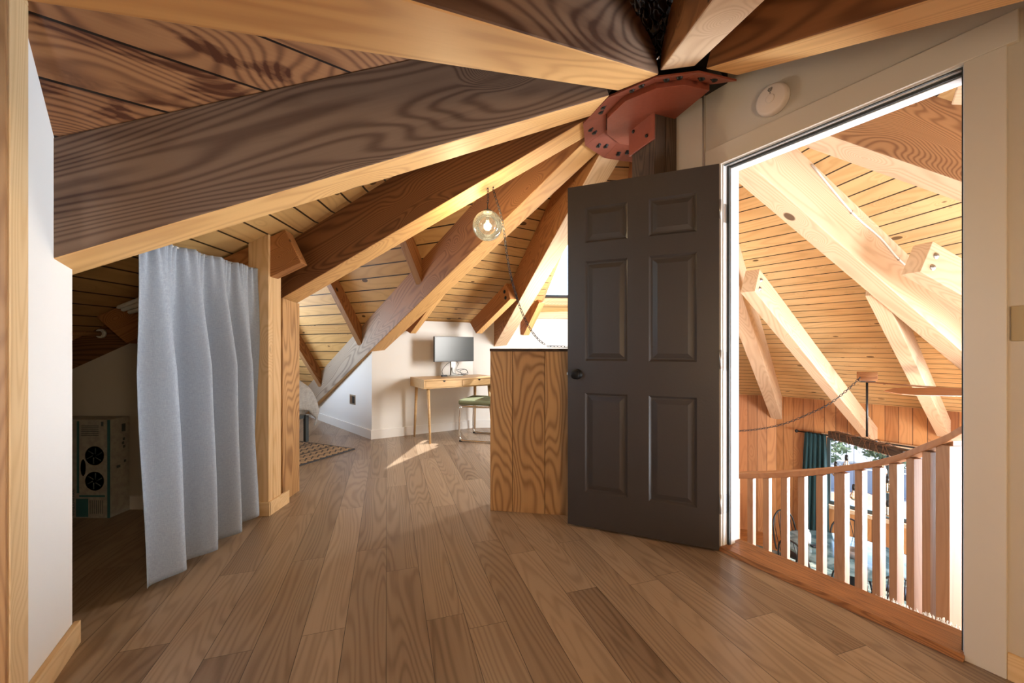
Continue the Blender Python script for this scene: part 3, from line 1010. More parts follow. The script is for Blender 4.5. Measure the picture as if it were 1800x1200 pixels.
# --- smoke detector
k = (1357 - 900) / F
ts = (1.55 - k * 1.367) / (0.5075 + k * 0.8616)
sd = wpt(ts, 0, -0.018); sd.z = EYE + (HOR - 177) / F * sd.y
Ms = frame(sd, D, NW)
sroot = empty('smoke_detector', sd); tag(sroot, 'round white smoke detector on the painted wall above the doorway', 'smoke detector')
b = MB(); b.lathe([(0.072, 0.0), (0.073, 0.008), (0.0725, 0.020), (0.068, 0.030), (0.060, 0.034), (0.0, 0.035)], 48, Ms)
b.build('housing', SMOKE, sroot)
b = MB(); b.lathe([(0.0195, 0.0348), (0.0195, 0.0372), (0.0175, 0.0378), (0.0, 0.0378)], 32, Ms)
b.build('test_button', SMOKE, sroot)
b = MB()
upd = (Ms.to_3x3().inverted() @ V(0, 0, 1))
for i, (r_, hw_) in enumerate([(0.034, 0.006), (0.039, 0.009), (0.044, 0.011), (0.049, 0.009)]):
    ux = upd.x; uy = upd.y
    p = V(ux, uy, 0) * r_; q = V(-uy, ux, 0)
    b.tube([Ms @ (p - q * hw_ + V(0, 0, .0352)), Ms @ (p + q * hw_ + V(0, 0, .0352))], 0.0014, 6)
b.build('vent_slots', BLACK, sroot)
b = MB(); b.lathe([(0.0025, 0.0345), (0.0025, 0.0360), (0, 0.0362)], 10, Ms @ Matrix.Translation(upd * 0.026))
b.build('indicator', BLACK, sroot)

# --- switch plate at right edge
sw0 = -0.100; zc = EYE - (568 - HOR) / F * 1.27
sr = empty('switch_plate', wpt(-0.17, zc, -0.018)); tag(sr, 'beige switch plate on the wall at the right edge beside the casing', 'switch plate')
strip('plate', -0.225, -0.1, zc - 0.057, zc + 0.057, -0.012, -0.018, BEIGE, sr, 0.003)
for q_ in (-0.192, -0.142):
    strip('toggle', q_ - 0.005, q_ + 0.005, zc - 0.012, zc + 0.012, -0.004, -0.012, BEIGE, sr)

# --- white wall at left with its pine casing
PL = V(-1.579, 1.431, 0)
NL = V(0.8616, 0.5075, 0)


def lpt(t, z, off=0.0):
    p = PL + D * t + NL * off
    return V(p.x, p.y, z)


b = MB()
b.hexa([lpt(-0.435, 0, 0), lpt(0, 0, 0), lpt(0, 0, -0.11), lpt(-0.435, 0, -0.11), lpt(-0.435, 2.28, 0), lpt(0, 1.64, 0), lpt(0, 1.64, -0.11), lpt(-0.435, 2.28, -0.11)])
o = b.build('wall_left', WHITE, bevel=0.003); o['kind'] = 'structure'
b = MB()
b.hexa([lpt(-2.6, 0, 0), lpt(-1.25, 0, 0), lpt(-1.25, 0, -0.11), lpt(-2.6, 0, -0.11), lpt(-2.6, 1.9, 0), lpt(-1.25, 1.9, 0), lpt(-1.25, 1.9, -0.11), lpt(-2.6, 1.9, -0.11)])
o = b.build('wall_left', WHITE); o['kind'] = 'structure'


def lstrip(name, t0, t1, z0, z1, o0, o1, m, parent=None, bevel=0.002, long='z'):
    b = MB()
    b.hexa([lpt(t0, z0, o0), lpt(t1, z0, o0), lpt(t1, z0, o1), lpt(t0, z0, o1), lpt(t0, z1, o0), lpt(t1, z1, o0), lpt(t1, z1, o1), lpt(t0, z1, o1)])
    return b.build(name, m, parent, M=frame(lpt(t0, z0, o0), (0, 0, 1) if long == 'z' else D, NL), bevel=bevel)


t3 = empty('trim_3', lpt(-0.34, 0)); t3['kind'] = 'structure'
lstrip('side_casing', -0.434, -0.343, 0, 2.05, 0.018, 0.0, W_TRIM, t3)
lstrip('head_casing', -1.0, -0.343, 2.05, 2.13, 0.018, 0.0, W_TRIM, t3, long='x')
lstrip('jamb', -0.446, -0.4345, 0, 2.06, 0.014, -0.12, W_TRIMD, t3)
o = lstrip('baseboard_left', -0.343, 0.012, 0, 0.083, 0.018, 0.0, W_TRIM, None, long='x'); o['kind'] = 'structure'

# --- closet behind the curtain
b = MB()
zc0 = lambda X: 1.15 + (X + 2.45) * 0.45
xs0, xs1 = -3.3, -1.705
b.hexa([V(xs0, 2.66, 0), V(xs1, 2.66, 0), V(xs1, 2.72, 0), V(xs0, 2.72, 0), V(xs0, 2.66, zc0(xs0)), V(xs1, 2.66, zc0(xs1)), V(xs1, 2.72, zc0(xs1)), V(xs0, 2.72, zc0(xs0))])
o = b.build('wall_closet', GREIGE); o['kind'] = 'structure'
b = MB()
b.box(-3.36, -3.3, 0.6, 2.75, 0, 1.35)
o = b.build('wall_closet', GREIGE); o['kind'] = 'structure'
b = MB(); b.box(-3.3, -1.705, 2.645, 2.66, 0, 0.088)
o = b.build('baseboard_closet', BASEW); o['kind'] = 'structure'
# wall closing the closet from the camera side (behind the white wall)
b = MB(); b.hexa([V(-3.3, 0.95, 0), V(-1.62, 1.33, 0), V(-1.62, 1.27, 0), V(-3.3, 0.89, 0), V(-3.3, 0.95, 1.5), V(-1.62, 1.33, 1.62), V(-1.62, 1.27, 1.62), V(-3.3, 0.89, 1.5)])
o = b.build('wall_closet', GREIGE); o['kind'] = 'structure'
# boarded lining over the closet, up to the roof
b = MB()
b.hexa([V(-3.3, 2.73, 0.75), V(-1.72, 2.73, 0.9), V(-1.72, 2.78, 0.9), V(-3.3, 2.78, 0.75), V(-3.3, 2.73, 1.9), V(-1.72, 2.73, 2.0), V(-1.72, 2.78, 2.0), V(-3.3, 2.78, 1.9)])
o = b.build('wall_closet', W_SIDE); o['kind'] = 'structure'

# fan carton
bx0, bx1, by0, by1, bh = -2.92, -2.534, 2.505, 2.640, 0.622
croot = empty('window_fan_carton', (-2.73, 2.57, 0)); tag(croot, 'printed carton of a twin window fan standing in the dark closet', 'box')
b = MB(); b.box(bx0, bx1, by0, by1, 0.001, bh)
b.build('carton', CARD, croot, bevel=0.003)
PRINT = plain('print_dark', (0.06, 0.08, 0.09), 0.6)
PRINTT = plain('print_teal', (0.03, 0.12, 0.14), 0.6)
b = MB()
for cz in (0.395, 0.235):
    Mx = frame(V(-2.625, by0 - 0.0008, cz), (1, 0, 0), (0, -1, 0))
    for r0, r1 in ((0.044, 0.060), (0.030, 0.034), (0.010, 0.020)):
        b.lathe([(r0, 0), (r1, 0)], 30, Mx)
    for k in range(6):
        a = k * math.pi / 3
        b.tube([Mx @ V(0.012 * math.cos(a), 0.012 * math.sin(a), 0), Mx @ V(0.05 * math.cos(a + .4), 0.05 * math.sin(a + .4), 0)], 0.004, 5)
Mx = frame(V(-2.697, by0 - 0.0008, 0.32), (1, 0, 0), (0, -1, 0))
b.lathe([(0.012, 0), (0.024, 0)], 24, Mx @ Matrix.Diagonal((0.7, 2.2, 1, 1)))
b.build('printed_fans', PRINT, croot)
b = MB()
b.box(bx1 - 0.012, bx1 + 0.0006, by0 - 0.0006, by0 + 0.006, 0.003, bh - 0.003)
b.box(-2.737, -2.722, by0 - 0.0008, by0 - 0.0002, 0.16, bh - 0.01)
b.box(-2.722, -2.56, by0 - 0.0008, by0 - 0.0002, 0.135, 0.147)
b.box(-2.742, -2.665, by0 - 0.0008, by0 - 0.0002, 0.01, 0.125)
b.build('printed_bands', PRINTT, croot)
b = MB()
for k in range(6): b.box(-2.71, -2.60, by0 - 0.0008, by0 - 0.0002, 0.52 + k * 0.012, 0.524 + k * 0.012)
b.build('printed_lines', PRINT, croot)['kind'] = 'stuff'
b = MB()
for k in range(7): b.box(-2.655 + k * 0.013, -2.651 + k * 0.013, by0 - 0.0008, by0 - 0.0002, 0.03, 0.115)
b.build('printed_lines', PRINT, croot)['kind'] = 'stuff'
for q in [(-2.585, -2.570, by0 - 0.0008, by0 - 0.0002, 0.58, 0.608), (bx1, bx1 + 0.001, 2.585, 2.610, 0.53, 0.58)] + \
        [(bx1, bx1 + 0.001, y_ - 0.008, y_ + 0.006, z_ - 0.008, z_ + 0.009) for y_, z_ in [(2.60, 0.48), (2.595, 0.455), (2.602, 0.43), (2.608, 0.335), (2.56, 0.31), (2.57, 0.31)]]:
    b = MB(); b.box(*q); b.build('printed_mark', PRINT, croot)


def text(body, name, M, size, m, parent, depth=0.0006, align='CENTER'):
    cu = bpy.data.curves.new(name, 'FONT')
    cu.body = body; cu.size = size; cu.extrude = depth; cu.align_x = align; cu.align_y = 'CENTER'
    ob = bpy.data.objects.new(name + '_tmp', cu)
    COL.objects.link(ob)
    dg = bpy.context.evaluated_depsgraph_get()
    me = bpy.data.meshes.new_from_object(ob.evaluated_get(dg))
    bpy.data.objects.remove(ob)
    me.materials.clear(); me.materials.append(m)
    o = bpy.data.objects.new(name, me); COL.objects.link(o)
    o.matrix_world = M
    o.parent = parent; o.matrix_parent_inverse = parent.matrix_world.inverted()
    return o


text('WINDOW FAN', 'lettering', frame(V(-2.757, by0 - 0.001, 0.10), (0, 0, 1), (0, -1, 0)), 0.024, PRINT, croot)

# folded white slats held up under the closet roof, and the clothes pole
for i, (p, q) in enumerate([((206, 541), (262, 520)), ((214, 545), (262, 530)), ((226, 549), (262, 540))]):
    b = MB()
    A3, B3_ = at(p[0], p[1], 2.2), at(q[0], q[1], 2.12)
    b.tube([A3, A3.lerp(B3_, 0.06), B3_, B3_ + (B3_ - A3) * 1.3], [0.004, 0.011, 0.012, 0.012], 10)
    o = b.build('shelf_rod', WHITEP)
    tag(o, ['long white rod under the closet roof, topmost of three', 'white rod between two others behind the curtain edge', 'lowest of three white rods behind the curtain edge'][i], 'rod', 'white rods under the closet roof')
pr = empty('clothes_pole', at(150, 586, 2.45)); tag(pr, 'dim wooden clothes pole with round end cup in the dark closet', 'clothes pole')
b = MB(); b.tube([at(60, 585, 2.3), at(176, 586, 2.60)], 0.016, 12); b.build('pole', W_TRIMD, pr)
b = MB(); b.lathe([(0.030, 0), (0.030, 0.018), (0.022, 0.018), (0.022, 0.004), (0, 0.004)], 24, frame(at(180, 586, 2.635), (1, 0, 0), (-.3, -1, 0)))
b.build('end_cup', WHITEP, pr)

# --- curtain on its rod
rod0, rod1 = V(-1.572, 1.50, 1.535), V(-1.640, 2.545, 1.572)
rr = empty('curtain_rod', rod0); tag(rr, 'thin curtain rod hidden in the gathered top of the grey curtain', 'curtain rod')
b = MB(); b.tube([rod0, rod1], 0.007, 10); b.build('rod', STEEL, rr)
b = MB(); b.tube([rod1, rod1 + (rod1 - rod0).normalized() * 0.005], 0.014, 12); b.build('bracket', STEEL, rr)


def curtain(name, top0, top1, bot0, bot1, ztop_, zbot, folds, amp, m, label, cat, nrm, hem=0.09, nu=260, nv=60, parent=None, seed=1, header=True):
    rnd = random.Random(seed)
    ph = [rnd.uniform(0, 6.28) for _ in range(8)]
    b = MB()
    vsx = []
    for j in range(nv + 1):
        v = j / nv
        for i in range(nu + 1):
            u = i / nu
            P = V(*top0).lerp(V(*top1), u).lerp(V(*bot0).lerp(V(*bot1), u), v)
            zt_l = ztop_[0] * (1 - u) + ztop_[1] * u
            z = zt_l * (1 - v) + zbot * v
            uu = u + 0.012 * math.sin(3.1 * v + ph[0]) * math.sin(6 * u + ph[1])
            big = math.sin(2 * math.pi * folds * uu + ph[2] + 0.8 * math.sin(4 * uu + ph[3]))
            big = math.copysign(abs(big) ** 0.85, big) + 0.35 * math.sin(2 * math.pi * folds * 2.1 * uu + ph[7]) * (1 - 0.5 * v)
            fine = math.sin(2 * math.pi * folds * 5.5 * u + ph[4] + 1.4 * math.sin(9 * u))
            a = amp * (0.25 + 0.75 * min(1, v * 2.6)) * (0.85 + 0.3 * math.sin(5 * u + ph[5]))
            f2 = 0.011 * math.exp(-v * 14)
            off = big * a + fine * f2 + 0.003 * math.sin(23 * u + 9 * v + ph[6]) * min(1, v * 2)
            P = P + V(*nrm) * off
            if header and v < 0.018: P = P + V(*nrm) * 0.0
            # wavy hem line
            z += 0.012 * big * v * v
            vsx.append(V(P.x, P.y, z))
    fs = []
    W_ = nu + 1
    for j in range(nv):
        for i in range(nu):
            fs.append((j * W_ + i, j * W_ + i + 1, (j + 1) * W_ + i + 1, (j + 1) * W_ + i))
    b.add(vsx, fs, 0, True)
    o = b.build(name, m, parent)
    sd_ = o.modifiers.new('thick', 'SOLIDIFY'); sd_.thickness = 0.0025
    if label: tag(o, label, cat)
    return o, vsx, W_


cur, cv_, cw = curtain('curtain', (-1.566, 1.69, 0), (-1.638, 2.60, 0), (-1.552, 1.735, 0), (-1.622, 2.70, 0), (1.545, 1.580), 0.035, 4.6, 0.060, LINEN,
                       'grey linen curtain hanging over the closet opening on the left', 'curtain', (0.997, 0.07, 0), seed=5)
# stitched hem line
b = MB()
jr = 55
b.tube([Vector(cv_[jr * cw + i]) + V(0.003, 0, 0) for i in range(0, cw, 2)], 0.0012, 5)
b.build('hem_seam', LINEN, cur)

# --- framing posts beside the curtain
pp = empty('framing_post', (-1.62, 2.62, 0)); tag(pp, 'pale pine framing post with baseboard block next to the grey curtain', 'post')


def zbox(name, x0, x1, y0, y1, z0, z1, m, parent=None, bevel=0.003):
    b = MB(); b.box(x0, x1, y0, y1, z0, z1)
    return b.build(name, m, parent, M=frame(V(x0, y0, z0), (0, 0, 1), (1, 0, 0)), bevel=bevel)


zbox('stud', -1.690, -1.560, 2.551, 2.600, 0.0, 1.806, W_TRIM, pp)
zbox('stud', -1.690, -1.560, 2.601, 2.690, 0.0, 1.548, W_TRIM, pp)
b = MB(); b.box(-1.560, -1.545, 2.540, 2.765, 0, 0.088); b.box(-1.69, -1.545, 2.535, 2.5505, 0, 0.088)
b.build('base_block', W_TRIM, pp, bevel=0.002)
b = MB(); b.hexa([V(-1.72, 2.77, 0), V(-1.595, 2.77, 0), V(-1.595, 2.99, 0), V(-1.72, 2.99, 0), V(-1.72, 2.77, 1.362), V(-1.595, 2.77, 1.420), V(-1.595, 2.99, 1.405), V(-1.72, 2.99, 1.350)])
sl = b.build('timber_post', W_PLY, M=frame(V(-1.72, 2.77, 0), (0, 0, 1), (1, 0, 0)), bevel=0.003)
tag(sl, 'orange timber slab post under the dark beam, right of the pale pine post', 'post')

# --- central post and steel ring
pA = V(0.804, 2.25, 0); dl = V(-0.3496, 0.9369, 0); dr = V(0.9369, 0.3496, 0)
cp = empty('central_post', pA + dl * 0.1 + dr * 0.08); tag(cp, 'old dark timber post under the red steel ring', 'post')
for (a0, a1, nm) in ((0.0, 0.078, 'timber'), (0.082, 0.16, 'timber')):
    b = MB()
    q = [pA + dr * a0, pA + dr * a1, pA + dr * a1 + dl * 0.20, pA + dr * a0 + dl * 0.20]
    b.hexa(q + [V(p.x, p.y, 2.42) for p in q])
    b.build(nm, W_POST, cp, M=frame(q[0], (0, 0, 1), dr), bevel=0.004)
RV = [-60, -88, -114, -144, 183, 151, 121, 92]


def ringpt(a, r, z): return V(CX + r * math.cos(math.radians(a)), CY + r * math.sin(math.radians(a)), z)


rg = empty('steel_ring', (CX, CY, 2.43)); tag(rg, 'rust red steel collar bolted under the beam ends at the roof centre', 'steel collar')
RIN, ROUT = 0.315, 0.452
zin, zout = Z0 - S * RIN - 0.012, Z0 - S * ROUT - 0.012
b = MB()
TH = 0.011
for i in range(len(RV) - 1):
    a0, a1 = RV[i], RV[i + 1]
    if a1 - a0 > 180: a1 -= 360
    p = [ringpt(a0, RIN, zin), ringpt(a0, ROUT, zout), ringpt(a1, ROUT, zout), ringpt(a1, RIN, zin)]
    p2 = [q + V(0, 0, TH) for q in p]
    b.add(p + p2, [(0, 1, 2, 3), (7, 6, 5, 4), (0, 4, 5, 1), (1, 5, 6, 2), (2, 6, 7, 3), (3, 7, 4, 0)])
b.build('flange', IRON, rg, bevel=0.0015)
b = MB()
poly = [(ringpt(a, RIN - 0.004, 0).x - CX, ringpt(a, RIN - 0.004, 0).y - CY) for a in RV]
poly = poly[::-1]
b.prism(poly, zin - 0.028, zin + 0.012, Matrix.Translation((CX, CY, 0)))
b.build('bearing_plate', IRON, rg, bevel=0.002)
b = MB()
q = [pA + dl * -0.012 - dr * 0.004, pA + dl * 0.212 - dr * 0.004, pA + dl * 0.212 - dr * 0.014, pA + dl * -0.012 - dr * 0.014]
b.hexa([V(p.x, p.y, 2.245) for p in q] + [V(p.x, p.y, zin - 0.026) for p in q])
b.build('post_bracket', IRON, rg, bevel=0.002)
for s_, z_ in ((0.045, 2.29), (0.165, 2.375)):
    b = MB(); P = pA + dl * s_ - dr * 0.014; P.z = z_
    b.lathe([(0.010, 0), (0.010, 0.006), (0.006, 0.010), (0, 0.010)], 12, frame(P, dl, -dr)); b.build('bolt', BOLT, rg)
for n in ('W', 'V', 'B1', 'B2', 'B3', 'B4', 'B5'):
    a = BEAMS[n][0]
    for dd in (-0.028, 0.028):
        u = V(math.cos(math.radians(a)), math.sin(math.radians(a)), 0); v = V(-u.y, u.x, 0)
        r_ = 0.385 + (0.012 if dd > 0 else -0.008)
        P = V(CX, CY, Z0 - S * r_ - 0.012) + u * r_ + v * dd
        nd = V(-S * u.x, -S * u.y, -1).normalized()
        b = MB(); b.lathe([(0.020, -0.001), (0.020, 0.002), (0.0135, 0.002), (0.0135, 0.014), (0.0, 0.014)], 8, frame(P, u, nd))
        b.build('bolt', BOLT, rg)
# added black drum stands in for the dark void behind the beam ends
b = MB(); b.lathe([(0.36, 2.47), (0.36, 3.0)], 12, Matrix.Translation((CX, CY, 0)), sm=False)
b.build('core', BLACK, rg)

# crumpled black plastic in the gap between two beams
b = MB()
nu_, nv_ = 26, 34
vv = []
rr_ = random.Random(3)
for j in range(nv_ + 1):
    for i in range(nu_ + 1):
        u_, v_ = i / nu_, j / nv_
        a = -124 + 20 * u_
        r_ = 0.50 + 0.65 * v_
        z_ = Z0 - S * r_ + 0.06 + 0.27 * (v_ ** 0.6)
        vv.append(ringpt(a, r_, z_) + V(rr_.uniform(-1, 1), rr_.uniform(-1, 1), rr_.uniform(-1, 1)) * 0.017)
fs = [(j * (nu_ + 1) + i, j * (nu_ + 1) + i + 1, (j + 1) * (nu_ + 1) + i + 1, (j + 1) * (nu_ + 1) + i) for j in range(nv_) for i in range(nu_)]
b.add(vv, fs, 0, True)
o = b.build('plastic_sheet', BLACKP); tag(o, 'crumpled shiny black plastic sheet stuffed between beams above the red steel collar', 'plastic sheet')
o.modifiers.new('s', 'SUBSURF').levels = 1
o.modifiers['s'].render_levels = 1

# ------------------------------------------------------------------ secondary rafters


def rafter(name, P, Q, hw, dep, mats, label, group, bolts=0, up=(0, 0, 1), cutP=0.0, bolt_side=1, bm=BOLT):
    """rafter whose bottom centre line runs from P to Q"""
    P, Q = Vector(P), Vector(Q)
    M = frame(P, Q - P, up)
    Ln = (Q - P).length
    slope = abs((Q - P).normalized().z)
    b = MB()
    b.hexa([(0, -hw, 0), (Ln, -hw, 0), (Ln, hw, 0), (0, hw, 0), (cutP, -hw, dep), (Ln + dep * slope, -hw, dep), (Ln + dep * slope, hw, dep), (cutP, hw, dep)], 0, 1)
    r = b.build(name, mats, M=M, local=True, bevel=0.004)
    tag(r, label, 'rafter', group)
    for k in range(bolts):
        bb = MB()
        Mb = M @ Matrix.Translation((0.075 - 0.01 * k, bolt_side * hw, dep * (0.30 + 0.36 * k))) @ Matrix.Rotation(-bolt_side * math.pi / 2, 4, 'X')
        bb.lathe([(0.021, 0.0), (0.021, 0.003), (0.012, 0.003), (0.012, 0.012), (0, 0.012)], 16, Mb)
        bb.build('bolt', bm, r)
    return r


# bay between B2 and B3: bolted rafter end next to the post
def along(P, ang, r, sl=0.476):
    a = math.radians(ang)
    return Vector(P) + V(math.cos(a) * r, math.sin(a) * r, -sl * r)


P1 = at(535, 464, 2.62)
rafter('jack_rafter', P1, along(P1, 181.5, 1.1), 0.045, 0.235, [W_JACK, W_JACK], 'bolted rafter end block between the pine post top and the dark beam', 'secondary rafters', 2, bolt_side=-1)
# bay between B4 and B5, above the desk
Pj = at(899, 541, 4.25)
Q = bay(836, 3.32, 121.4); 
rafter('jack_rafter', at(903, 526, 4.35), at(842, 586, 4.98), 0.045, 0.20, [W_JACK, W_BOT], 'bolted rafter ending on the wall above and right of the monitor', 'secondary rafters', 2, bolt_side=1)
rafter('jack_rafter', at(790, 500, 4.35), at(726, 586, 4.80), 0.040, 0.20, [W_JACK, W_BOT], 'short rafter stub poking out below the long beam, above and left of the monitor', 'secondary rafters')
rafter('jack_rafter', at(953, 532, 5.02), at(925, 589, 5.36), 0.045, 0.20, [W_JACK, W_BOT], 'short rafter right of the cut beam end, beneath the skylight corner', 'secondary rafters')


# alcove rafters: rise from beam B4 up to the dormer ridge
def alcove_rafter(px, py_, label):
    k = (px - 900) / F
    hw = BEAMS['B4'][3]
    a = math.radians(BEAMS['B4'][0]); u = V(math.cos(a), math.sin(a), 0)
    p0 = bpt('B4', 0, hw + 0.0)
    r = (k * p0.y - p0.x) / (u.x - k * u.y)
    P = bpt('B4', r, hw, 0.0)
    P.z = EYE - (py_ - HOR) / F * P.y
    g = g34
    e = e34
    nd = e.cross(g)
    if nd.z < 0: nd = -nd
    Qp = P + g * 1.25
    M = frame(P, Qp - P, nd)
    b = MB()
    b.box(0, 1.25, -0.042, 0.042, 0.0, 0.17, 0, mib=1)
    r_ = b.build('alcove_rafter', [W_JACK, W_TRIMD], M=M, local=True, bevel=0.004)
    tag(r_, label, 'rafter', 'alcove rafters')


alcove_rafter(737, 500, 'steep rafter in the alcove, uppermost and nearest the roof centre')
alcove_rafter(633, 607, 'steep rafter in the alcove, middle one of three, meeting the grey beam')
alcove_rafter(563, 680, 'steep rafter lowest in the alcove just above the bed')


# great room jacks, parallel to the bay centre line
def jack(px0, py0, Y0, px1, py1, label, mats, bolts, hw=0.06, dep=0.23, side=-1, ang=36.2, cut=0.0):
    P = at(px0, py0, Y0)
    a = math.radians(ang)
    n = V(math.cos(a), math.sin(a), 0)
    L = (5.75 - (P - C3).dot(n))
    Q = P + V(n.x, n.y, -0.474) * L
    return rafter('jack_rafter', P, Q, hw, dep, mats, label, 'great room rafters', bolts, bolt_side=side, bm=STEEL)


jack(1314, 513, 3.55, 0, 0, 'pale rafter with two bolts slanting down the middle left of the doorway view', [W_PALE, W_PALE], 2)
def edge_at(n, side, px, up=0.0):
    k = (px - 900) / F
    p0, p1 = bpt(n, 0, side, up), bpt(n, 1, side, up)
    d = p1 - p0
    return p0 + d * ((k * p0.y - p0.x) / (d.x - k * d.y))


J2 = edge_at('R1', BEAMS['R1'][3], 1537, 0.02)
jack(1537, EYE and (HOR - F * (J2.z - EYE) / J2.y), J2.y, 0, 0, 'pale rafter under the large beam slanting to the right above the chandelier', [W_PALE, W_PALE], 0)
jack(1600, 480, 2.75, 0, 0, 'pale rafter with two bolts high at the right jamb of the doorway view', [W_PALE, W_PALE], 2, ang=6.7)

# white cable stapled along the large pale beam
pts = []
for px_, r_, up_ in [(1392, 1.3, 0.37), (1440, 1.75, 0.30), (1470, 2.1, 0.31), (1500, 2.35, 0.28), (1540, 2.6, 0.30), (1576, 2.78, 0.36), (1610, 2.9, 0.40)]:
    pts.append(bpt('R1', r_, -BEAMS['R1'][3] - 0.006, up_))
b = MB(); b.tube(smooth_path(pts, 6), 0.007, 8)
cb_ = b.build('cable', WHITEP); tag(cb_, 'white cable stapled in a wavy line along the large pale beam', 'cable')
for r_ in (1,3):
    b = MB(); b.tube([pts[r_] + V(0, 0, -0.012), pts[r_] + V(0, 0, 0.012)], 0.008, 8); b.build('staple', STEEL, cb_)

# ------------------------------------------------------------------ far part of the loft
NB = V(math.cos(math.radians(121.4)), math.sin(math.radians(121.4)), 0)   # towards the desk wall
UB = V(NB.y, -NB.x, 0)                                                   # along it, to the right


def kpt(s, d, z):
    """desk-wall frame: s along wall, d distance from the roof axis"""
    p = C3 + NB * d + UB * s
    return V(p.x, p.y, z)


cornerL = floor_at(655, 773)
sLk = (cornerL - C3).dot(UB)
corner2 = floor_at(830, 751)
sRk = (corner2 - C3).dot(UB)
DK = 3.335


def upright(name, A, B, zA, zB, m, th=0.1, z0=0.0, out=None):
    d = (B - A).normalized(); n = V(-d.y, d.x, 0)
    if out is not None and n.dot(out) < 0: n = -n
    b = MB()
    b.hexa([V(A.x, A.y, z0), V(B.x, B.y, z0), V(B.x, B.y, z0) + n * th, V(A.x, A.y, z0) + n * th,
            V(A.x, A.y, zA), V(B.x, B.y, zB), V(B.x, B.y, zB) + n * th, V(A.x, A.y, zA) + n * th])
    o = b.build(name, m); o['kind'] = 'structure'
    return o


ztk = Z0 + TOP - 0.476 * DK + 0.02
A1 = kpt(sLk, DK, 0); A2 = kpt(sRk, DK, 0)
upright('wall_desk', A1, A2, ztk, ztk, WHITE, out=NB)
upright('baseboard_desk', kpt(sLk - .0, DK - .016, 0), kpt(sRk, DK - .016, 0), 0.105, 0.105, BASEW, th=0.016, out=NB)
# right of it, under the skylight
A3 = V(1.75, A2.y + 0.10, 0)
upright('wall_back_room', A2, A3, 1.50, 1.50, WHITE, out=V(0, 1, 0))
upright('baseboard_back', A2 - V(0, .016, 0), A3 - V(0, .016, 0), 0.105, 0.105, BASEW, th=0.016, out=V(0, 1, 0))
# wall with the vent, running out under beam B4
A4 = floor_at(548, 733); dV = (A4 - cornerL).normalized(); A4 = cornerL + dV * 3.1
oV = V(-dV.y, dV.x, 0)
if oV.dot(V(1, 1, 0)) < 0: oV = -oV
sB4 = lambda P: (P - C3).dot(V(math.cos(math.radians(135.52)), math.sin(math.radians(135.52)), 0))
zb4 = lambda P: Z0 + 0.035 - S * sB4(P) + 0.02
A1b = A1.copy()
upright('wall_alcove', A1b, A4, zb4(A1b), max(0.02, zb4(A4)), WHITE, out=oV)
upright('baseboard_alcove', A1b - oV * .016 - dV * 0.016, A4 - oV * .016, 0.105, 0.105, BASEW, th=0.016, out=oV)
# wall register
dd = (P_ := None)
k = (620 - 900) / F
Q0 = A1b - oV * 0.001
s_ = (k * Q0.y - Q0.x) / (dV.x - k * dV.y)
vp = Q0 + dV * s_; vp.z = EYE - (702 - HOR) / F * vp.y
vr = empty('wall_outlet', vp); tag(vr, 'bronze double plate low on the white wall under the grey beam', 'wall plate')
MV = frame(vp, dV, -oV)
upv = (MV.to_3x3().inverted() @ V(0, 0, 1)).y
b = MB(); b.box(-0.085, 0.085, -0.062, 0.062, 0, 0.006); b.build('plate', plain('bronze_plate', (0.26, 0.20, 0.13), 0.4), vr, M=MV, local=True, bevel=0.002)
b = MB(); b.box(0.008, 0.068, -0.044, 0.044, 0.006, 0.009); b.build('insert', plain('brown_insert', (0.17, 0.085, 0.04), 0.4), vr, M=MV, local=True)
b = MB(); b.box(-0.068, -0.006, -0.044, 0.044, 0.006, 0.009); b.build('insert', BLACK, vr, M=MV, local=True)
# skylight frame + glass
sk = empty('window_3', bpt('B5', 2.3, up=TOP)); sk['kind'] = 'structure'


def skp(r, s, up=0.0): return bpt('B5', r, up=TOP + up).lerp(bpt('B6', r, up=TOP + up), s)


SKYF = wood('skylight_lining', (0.62, 0.40, 0.20), (0.42, 0.24, 0.10), K=4)
for (ra, sa, rb, sb) in [(2.98, .29, 2.98, .68), (1.35, .29, 1.35, .68), (1.35, .29, 2.98, .29), (1.35, .68, 2.98, .68)]:
    b = MB()
    P, Q = skp(ra, sa), skp(rb, sb)
    mid = skp(2.26, 0.445)
    inn = (mid - (P + Q) / 2); inn = inn.normalized() * 0.03
    upv_ = V(0, S, 1).normalized() * 0.14
    b.hexa([P, Q, Q + inn, P + inn, P + upv_, Q + upv_, Q + inn + upv_, P + inn + upv_])
    b.build('lining', SKYF, sk)
b = MB()
q = [skp(1.35, .29, .12), skp(2.98, .29, .12), skp(2.98, .68, .12), skp(1.35, .68, .12)]
b.add(q, [(0, 1, 2, 3)]); b.build('glass', PANE, sk)
b = MB()
P, Q = skp(2.98, .29, .10), skp(2.98, .68, .10)
b.hexa([P, Q, Q + V(0, -.03, .01), P + V(0, -.03, .01), P + V(0, 0, .03), Q + V(0, 0, .03), Q + V(0, -.03, .04), P + V(0, -.03, .04)])
b.build('sash', BLACK, sk)
# timber header at the head of the wall under the skylight
b = MB(); b.hexa([V(0.30, A2.y - .05, 1.47), V(1.5, A2.y - .05, 1.47), V(1.5, A2.y + .06, 1.47), V(.30, A2.y + .06, 1.47), V(.30, A2.y - .05, 1.60), V(1.5, A2.y - .05, 1.60), V(1.5, A2.y + .06, 1.60), V(.30, A2.y + .06, 1.60)])
o = b.build('trim_5', W_PALE); o['kind'] = 'structure'

# --- desk
dk = empty('desk', kpt(-0.01, 3.0, 0), 0); tag(dk, 'pale wooden desk with two drawers and splayed legs against the far wall', 'desk')
MD = frame(kpt(0, 0, 0), UB, (0, 0, 1))   # x = s, y = d?
